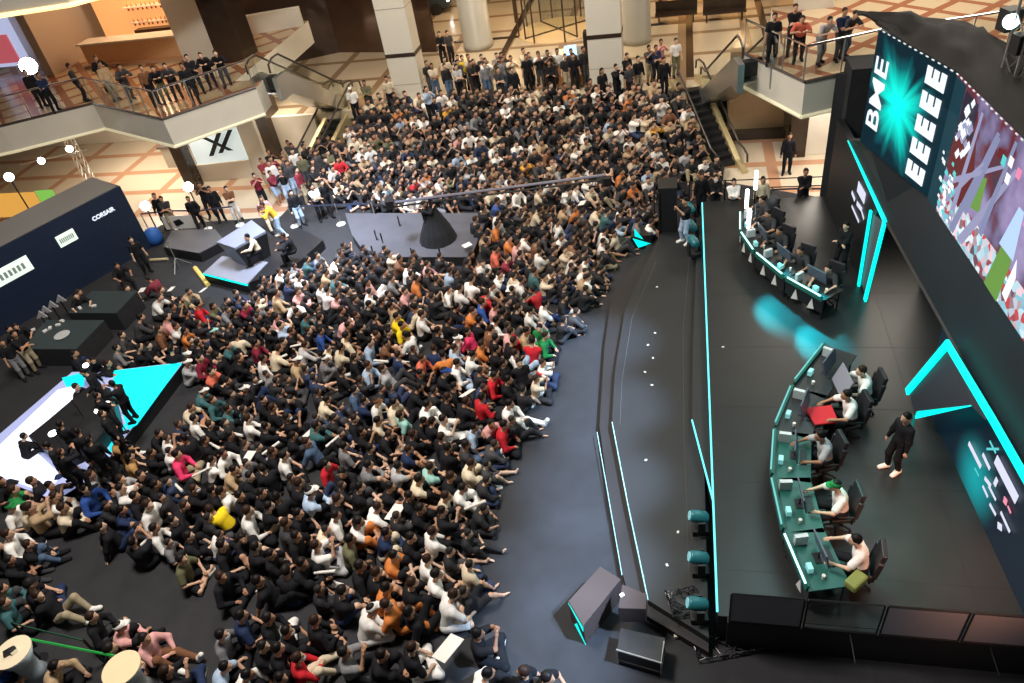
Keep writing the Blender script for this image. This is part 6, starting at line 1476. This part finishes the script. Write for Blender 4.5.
# two black tables with small gear
for nm, pts, lb in [('nearer', [P(22, 349, .8), P(76, 349, .8), P(104, 320, .8), P(46, 320, .8)], 'large black-draped table nearer the camera, left of the crowd'), ('farther', [P(68, 313, .8), P(116, 313, .8), P(137, 291, .8), P(92, 291, .8)], 'large black-draped table behind the first, left of the crowd')]:
    e = empty('draped_table', pts[0] - Vector((0, 0, .8)), lb, 'table')
    MB().prism([p[:2] for p in pts], .77, .8).build('table_top', mat('table_teal_black', (.03, .045, .05), .5), e); MB().prism([p[:2] for p in pts], 0, .77).build('drape', BLACKCLOTH, e)
rg = random.Random(3)
for k, (x, y) in enumerate([(58, 325), (45, 331), (50, 328), (62, 321), (33, 330), (62, 335), (80, 308), (94, 306)]):
    p = P(x, y, .82)
    if k == 5: o = MB().lathe((p.x, p.y, .8), [(.2, 0), (.28, .03)], 14).build('tray', mat('tray_grey', (.5, .52, .52), .4)); tag(o, 'pale oval tray on the nearer black table', 'tray')
    else: tag(MB().box((p.x, p.y, .83), (.16, .10, .06), k * .9).build('small_device', WHITE), ['small white device at the middle back of the nearer table', 'white box at the back edge of the nearer table', 'smaller white box between two on the nearer table', 'white device at the right back corner of the nearer table', 'white paper stack at the left back of the nearer table', '', 'white box at the front of the farther table', 'white cup-sized box right on the farther table'][k], 'device', 'white devices on the black tables')
for k, (x, y, lb) in enumerate([(61, 302, 'topmost'), (53, 308, 'second'), (46, 313, 'third'), (42, 318, 'lowest')]):
    p = P(x, y, 1.0); e = empty('desk_stand_light', (p.x, p.y, .8), lb + ' of the four pale stacked desk stands by the navy booth', 'stand', 'desk stands by the booth')
    MB().tube([(p.x, p.y, .0), (p.x, p.y, 1.05)], .03, 6).build('pole', DARK, e); MB().add([(p.x - .2, p.y, 1.0), (p.x + .2, p.y, 1.0), (p.x, p.y + .05, 1.28), (p.x - .2, p.y + .06, 1.0), (p.x + .2, p.y + .06, 1.0), (p.x, p.y + .11, 1.28)], [(0, 1, 2), (5, 4, 3), (0, 3, 4, 1), (1, 4, 5, 2), (2, 5, 3, 0)]).build('fan_head', mat('stand_grey', (.3, .3, .32), .5), e)
# glowing platform
tz = .5
gp = empty('glowing_platform', P(80, 430, 0), 'angular platform with a glowing cyan and white top at the left of the crowd', 'platform')
out = [P(183, 362, tz), P(108, 371, tz), P(72, 372, tz), P(-5, 438, tz), P(-25, 470, tz), P(55, 500, tz), P(95, 475, tz)]
MB().prism([p[:2] for p in out], 0, tz - .03).build('black_sides', BLACK, gp)
MB().prism([p[:2] for p in out], tz - .03, tz).build('top_border', mat('lavender_top', (.35, .38, .6), .5, emit=(.20, .23, .42), es=.8), gp)
LEDC = mat('floor_led_cyan', (0, .3, .3), .5, emit=(0, .64, .72), es=1.05); LEDWH = mat('floor_led_white', (.5, .5, .6), .5, emit=(.8, .85, 1.0), es=1.1)
MB().prism([p[:2] for p in (P(182, 363, tz), P(112, 371, tz), P(118, 400, tz), P(128, 430, tz), P(137, 425, tz))], tz, tz + .012).build('cyan_screen', LEDC, gp)
MB().prism([p[:2] for p in (P(85, 372, tz), P(62, 378, tz), P(72, 398, tz), P(84, 385, tz))], tz, tz + .012).build('cyan_screen', LEDC, gp)
MB().prism([p[:2] for p in (P(74, 386, tz), P(78, 402, tz), P(56, 432, tz), P(36, 452, tz), P(62, 476, tz), P(45, 492, tz), P(-20, 470, tz), P(-3, 448, tz), P(58, 390, tz))], tz, tz + .014).build('white_screen', LEDWH, gp)
MB().prism([p[:2] for p in (P(112, 433, tz), P(127, 423, tz), P(120, 446, tz), P(108, 455, tz))], tz, tz + .012).build('cyan_screen', LEDC, gp)
ck = empty('black_console', P(70, 430, tz), 'angular black console in the middle of the glowing platform', 'console')
MB().prism([p[:2] for p in (P(74, 398, tz + .5), P(92, 384, tz + .5), P(110, 388, tz + .5), P(116, 415, tz + .5), P(95, 442, tz + .5), P(60, 458, tz + .5), P(28, 436, tz + .5), P(48, 420, tz + .5))], tz + .015, tz + .5).build('console_body', BLACK, ck)
tz2 = tz
for x, y, po, dg_, lb in [(74, 354, 'stand', 20, 'staff person in black at the top corner of the glowing platform'), (93, 361, 'lean', -60, 'staff person in black crouching at the top edge of the glowing platform'), (97, 396, 'folded', 40, 'staff person in black in the middle of the glowing platform'), (83, 372, 'walk', 200, 'staff person in black stepping along the glowing platform'),
                      (112, 384, 'film', 160, 'staff person in black beside the cyan top of the platform'), (77, 431, 'folded', 120, 'staff person in black behind the console of the glowing platform'), (24, 436, 'lean', 60, 'staff person in black bending over the white glowing top'), (60, 424, 'stand', 80, 'staff person in black left in the platform group'), (102, 414, 'stand', 20, 'staff person in black nearest the cyan edge light patch'), (60, 452, 'film', 60, 'staff person in black at the lower side of the console'), (46, 446, 'stand', 200, 'staff person in black beside the lower white glow'), (88, 440, 'stand', 100, 'staff person in black at the lower right of the console')]:
    z_ = tz + .5 if po not in ('lean',) and x not in (74, 93, 24) else tz + .02
    stander(x, y, z_, po, 'k', 'k', dg_, lb, 'staff on the glowing platform', long=True, scale=.92)
for k, (x, y, s) in enumerate([(53, 434, .11), (86, 366, .09), (108, 404, .07), (97, 412, .06), (70, 398, .08), (95, 386, .05), (67, 432, .05)]):
    p = P(x, y, tz + 1.3); e = empty('small_work_light', (p.x, p.y, tz), ['brightest small white work light', 'small work light near the top corner', 'small work light by the cyan top', 'small work light right of centre', 'small work light at the upper left', 'tiny work light between two staff', 'tiny work light left of centre'][k] + ' on the glowing platform', 'light', 'work lights on the glowing platform')
    MB().lathe((p.x, p.y, tz + 1.3), [(s * .3, -.05), (s, 0), (s, .05), (s * .4, .09)], 12).build('lamp_head', LAMPSOFT, e); MB().tube([(p.x, p.y, tz + .02), (p.x, p.y, tz + 1.27)], .015, 5).build('stem', DARK, e)
# cocktail tables and green belts at the lower left
for x, y, nm, tp_, bd in [(12, 652, 'round standing table with a pale cover and a gadget on top, bottom left corner', (.85, .74, .52), (.42, .50, .58)), (121, 668, 'round standing table with a cream cover, right of the first at the bottom left', (.85, .68, .42), (.50, .52, .52))]:
    p = P(x, y, 1.1); e = empty('standing_table', (p.x, p.y, 0), nm, 'table', 'covered standing tables')
    MB().lathe((p.x, p.y, 0), [(.34, 0), (.22, .35), (.24, .7), (.40, 1.07)], 28).build('stretch_cover', mat('cover_%d' % x, bd, .7), e, smooth=True)
    MB().lathe((p.x, p.y, 1.07), [(.40, 0), (.40, .03)], 32).build('table_top', mat('ttop_%d' % x, tp_, .6), e)
    if x < 50:
        g_ = empty('gadget', (p.x, p.y, 1.1), 'small black and silver gadget on the leftmost round table', 'gadget')
        MB().box((p.x - .05, p.y, 1.13), (.22, .16, .06), .5).build('case', BLACK, g_); MB().box((p.x + .06, p.y, 1.15), (.14, .12, .08), .8).build('lid', CHROME, g_)
gb = empty('green_belt_barrier', P(60, 655, 0), 'barrier with two glowing green belts between the round tables and the crowd', 'barrier')
a, b = P(18, 638, .95), P(128, 660, .95)
MB().slab([a, b, b + Vector((0, 0, .10)), a + Vector((0, 0, .10))], .015).build('belt', GREENL, gb)
a2, b2 = P(14, 625, .95), P(85, 642, .95)
MB().slab([a2, b2, b2 + Vector((0, 0, .07)), a2 + Vector((0, 0, .07))], .015).build('belt', mat('green_belt_dim', (.01, .09, .05), .6), gb)
for q in (a, b, a2, b2): MB().tube([(q.x, q.y, 0), (q.x, q.y, 1.05)], .03, 8).build('post', BLACK, gb)
for q in (a, b): MB().lathe((q.x, q.y, 0), [(.18, 0), (.16, .03)], 16).build('post_base', BLACK, gb)

# belt barriers by the pale floor
def belt_run(pts, lab, n=1):
    e = empty('belt_barrier', Vector((pts[0].x, pts[0].y, 0)), lab, 'barrier')
    for q in pts: MB().tube([(q.x, q.y, 0), (q.x, q.y, 1.0)], .025, 8).build('post', STEEL, e); MB().lathe((q.x, q.y, 0), [(.20, 0), (.18, .03)], 16).build('post_base', WHITE, e)
    for a, b in zip(pts[:-1], pts[1:]): MB().slab([(a.x, a.y, .90), (b.x, b.y, .90), (b.x, b.y, .97), (a.x, a.y, .97)], .006).build('belt', mat('belt_dark_blue', (.05, .06, .10), .6), e)
belt_run([P(x, y, 0) for x, y in [(150, 232), (178, 229), (208, 229), (240, 225)]], 'belt barrier with white round feet at the edge of the pale floor')
belt_run([P(x, y, 0) for x, y in [(295, 226), (341, 224), (377, 223)]], 'belt barrier with white round feet below the stair')
a, b = P(168, 231, 0), P(200, 229, 0); bn = empty('white_banner', (a.x, a.y, 0), 'low white banner with a small black figure hanging on the left barrier', 'banner')
MB().slab([(a.x, a.y - .05, .1), (b.x, b.y - .05, .1), (b.x, b.y - .05, .75), (a.x, a.y - .05, .75)], .02).build('cloth', PAPER, bn)
c_ = (a + b) / 2; MB().slab([(c_.x - .2, c_.y - .09, .3), (c_.x + .2, c_.y - .09, .35), (c_.x + .05, c_.y - .09, .6), (c_.x - .25, c_.y - .09, .55)], .01).build('print', BLACK, bn)
belt_run([P(x, y, 0) for x, y in [(770, 212), (800, 211), (833, 212)]], 'belt barrier with a white foot behind the far stage end')
# lamps on masts
def top_z(base, y):
    lo, hi = 0.0, 14.0
    for _ in range(40):
        m_ = (lo + hi) / 2
        if px_of((base.x, base.y, m_))[1] > y: lo = m_
        else: hi = m_
    return lo
def flood(base, z, r, lab, col=LAMP, stand=True, aim=(0, 10, 1), power=60):
    e = empty('flood_light', (base.x, base.y, base.z), lab, 'flood light', 'bright lamps at the left')
    p = Vector((base.x, base.y, z)); d = (Vector(aim) - p).normalized(); M = d.to_track_quat('Z', 'Y').to_matrix()
    MB().lathe(p, [(r * .5, -.25), (r, -.02), (r, .0)], 20, mtx=M).build('housing', BLACK, e); MB().lathe(p, [(r * .92, 0), (r * .8, .02)], 20, mtx=M).build('lamp_face', col, e)
    if stand:
        MB().tube([(p.x, p.y, base.z), (p.x, p.y, z - .1)], .03, 6).build('stand', DARK, e)
        for k in range(3): a = R(120 * k); MB().tube([(p.x, p.y, base.z + .5), (p.x + .5 * math.cos(a), p.y + .5 * math.sin(a), base.z)], .02, 5).build('leg', DARK, e)
    return e
camaim = (0, 2, 12)
b = P(206, 226, 0); flood(b, top_z(b, 187), .22, 'very bright round lamp above the belt barrier, right one of two', aim=camaim)
b = P(158, 243, 0) + Vector((.1, .3, 0)); flood(b, top_z(b, 206), .22, 'very bright round lamp at the corner of the navy booth', aim=camaim)
mb_ = P(97, 192, 0); mz = top_z(mb_, 66)
ms = empty('truss_mast', (mb_.x, mb_.y, 0), 'tall silver truss mast behind the navy booth carrying the lamps', 'truss')
t_ = MB()
for sx in (-.18, .18):
    for sy in (-.18, .18): t_.tube([(mb_.x + sx, mb_.y + sy, 0), (mb_.x + sx, mb_.y + sy, mz)], .025, 5)
k = 0; z = .1
while z < mz - .5:
    for (x0, y0, x1, y1) in ((-.18, -.18, .18, -.18), (-.18, .18, .18, .18), (-.18, -.18, -.18, .18), (.18, -.18, .18, .18)): t_.tube([(mb_.x + x0, mb_.y + y0, z), (mb_.x + x1, mb_.y + y1, z + .45)], .012, 4)
    z += .45
t_.build('truss_tubes', STEEL, ms); MB().lathe((mb_.x, mb_.y, 0), [(.55, 0), (.5, .12)], 10).build('base_weight', BLACK, ms)
zc = top_z(mb_, 150); cb = MB().tube([(mb_.x - 2.6, mb_.y - .4, zc - .1), (mb_.x + .6, mb_.y, zc - .1)], .03, 6); cb.build('cross_bar', STEEL, ms)
flood(mb_, mz, .40, 'largest and brightest lamp at the top of the truss mast', stand=False, aim=camaim)
for x, lab, c_ in [(70, 'smaller bright lamp on the mast above the booth, right one', LAMP), (42, 'smaller bright lamp on the mast above the booth, left one', LAMP)]:
    q = PV(x, 148 if x == 70 else 160, mb_, mb_ + Vector((-2.6, -.4, 0))); flood(Vector((q.x, q.y - .1, q.z - .2)), q.z, .17, lab, c_, stand=False, aim=camaim)
q = P(9, 177, 3.6); flood(Vector((q.x, q.y, 0)), 3.6, .2, 'teal-white lamp on a stand at the far left above the booth', mat('lamp_teal', (1, 1, 1), .5, emit=(.6, 1, 1), es=10), aim=camaim)
q = P(12, 205, 1.4); sc = empty('colour_screen', (q.x, q.y, 0), 'orange and green glowing screen at the far left edge behind the booth', 'screen')
MB().box((q.x, q.y, 1.4), (3.2, .1, 1.2), ROTZ).build('orange_face', mat('screen_orange', (.8, .4, .1), .5, emit=(.85, .42, .08), es=.7), sc); MB().box((q.x + 2.0, q.y - .45, 1.4), (.9, .1, 1.2), ROTZ).build('green_face', mat('screen_lime', (.3, .7, .1), .5, emit=(.25, .6, .1), es=.7), sc)
# truss on the stage roof
q = P(1008, 74, 8.7); tr = empty('roof_truss', q, 'silver truss tower with a bright teal lamp standing on the stage roof', 'truss')
t_ = MB()
for sx in (-.2, .2):
    for sy in (-.2, .2): t_.tube([(q.x + sx + .2, q.y + sy, 8.5), (q.x + sx + .2, q.y + sy, 10.6)], .028, 6)
for k in range(5):
    z = 8.6 + .4 * k
    for (x0, y0, x1, y1) in ((-.2, -.2, .2, -.2), (-.2, .2, .2, .2), (-.2, -.2, -.2, .2), (.2, -.2, .2, .2)): t_.tube([(q.x + .2 + x0, q.y + y0, z), (q.x + .2 + x1, q.y + y1, z + .38)], .014, 5)
t_.build('truss_tubes', STEEL, tr)
p = P(1010, 19, 9.6); MB().box((p.x, p.y, 9.6), (.3, .3, .4)).build('lamp_body', BLACK, tr); MB().lathe((p.x - .1, p.y - .18, 9.62), [(.14, 0), (.12, .04)], 16, mtx=(Vector((0, 0, 13)) - p).to_track_quat('Z', 'Y').to_matrix()).build('lamp_face', mat('lamp_mint', (1, 1, 1), .5, emit=(.7, 1, .95), es=6), tr)
p = P(1022, 38, 9.4); MB().box((p.x, p.y, 9.3), (.25, .25, .35)).build('motor_box', BLACK, tr)

# papers, boards and clapper sticks held or lying in the crowd
boards = [(202, 471, .55, 'large white board beside the one in bright pink'), (249, 456, .38, 'pale paper left of centre in the middle rows'), (395, 512, .50, 'big white sheet held near the orange shirt in the lower crowd'), (448, 648, .62, 'very large white sheet at the bottom right of the crowd'), (467, 393, .46, 'square pale board below the one with the blue cap'), (500, 278, .42, 'white sheet held up in the top rows, left of two'), (511, 288, .42, 'white sheet held up in the top rows, right of two'), (574, 294, .40, 'white open folder on the floor at the crowd edge, left half'), (584, 287, .40, 'white open folder on the floor at the crowd edge, right half'), (467, 245, .34, 'small white sign at the right end of the grey platform'),
          (565, 195, .36, 'white sign held up behind the jib arm, left of two'), (582, 203, .36, 'white sign held up behind the jib arm, right of two'), (310, 432, .42, 'pale folder between two in black, middle rows'), (520, 208, .36, 'white sign under the jib arm'), (142, 290, .30, 'white paper at the top left end of the crowd'), (171, 289, .3, 'second white paper at the top left end of the crowd'), (203, 290, .32, 'white leaflet near the caster platform')]
for i, (x, y, s, lb) in enumerate(boards):
    z = .02 if x in (574, 584) else .62; p = P(x, y, z)
    t = Matrix.Rotation(R(25 + i * 47 % 60), 3, 'Z') @ Matrix.Rotation(0 if z < .1 else R(-35 + i * 31 % 40), 3, 'X')
    tag(MB().box(p, (s, s * .72, .012), mtx=t).build('paper_board', PAPER), lb, 'paper', 'white papers and boards in the crowd')
sticks = [(543, 376, 're', 'red and white clapper stick at the stage-side edge'), (475, 505, 'w', 'white clapper stick at the lower stage-side edge'), (236, 434, 'w', 'white stick in the middle rows, left'), (271, 448, 'w', 'white stick above the white T-shirt, middle rows'), (325, 572, 'w', 'white stick near the orange shirts in the lower crowd'), (277, 331, 'w', 'white stick in the upper middle rows'), (279, 358, 'w', 'white stick across the cream shirts'), (381, 361, 'w', 'white stick above the two pale shirts'), (334, 440, 'w', 'white stick by the grey bag in the middle rows'), (298, 345, 'w', 'upright white stick in the upper middle rows'), (178, 487, 'w', 'white sticks in the left middle rows'), (254, 385, 'w', 'short pale stick by the one in black, upper middle rows'), (500, 335, 'w', 'white stick near the stage-side edge, upper rows'), (150, 537, 'w', 'white stick in the left lower crowd'), (262, 590, 'w', 'thin white stick on the floor in the lower aisle'), (215, 446, 'w', 'pair of white sticks left of centre')]
for i, (x, y, c, lb) in enumerate(sticks):
    z = .05 if y == 590 else .6; p = P(x, y, z); a = R(-30 + i * 67 % 110 - 30); d = Vector((math.cos(a), math.sin(a), .15 if z > .1 else 0)) * .28
    e = empty('clapper_stick', p, lb, 'clapper', 'clapper sticks in the crowd')
    MB().tube([p - d, p + d], [.035, .04], 8).build('tube', PAPER, e); 
    if c == 're': MB().tube([p - d * 1.02, p - d * .1], [.045, .045], 8).build('red_half', mat('stick_red', (.6, .03, .03), .5), e)
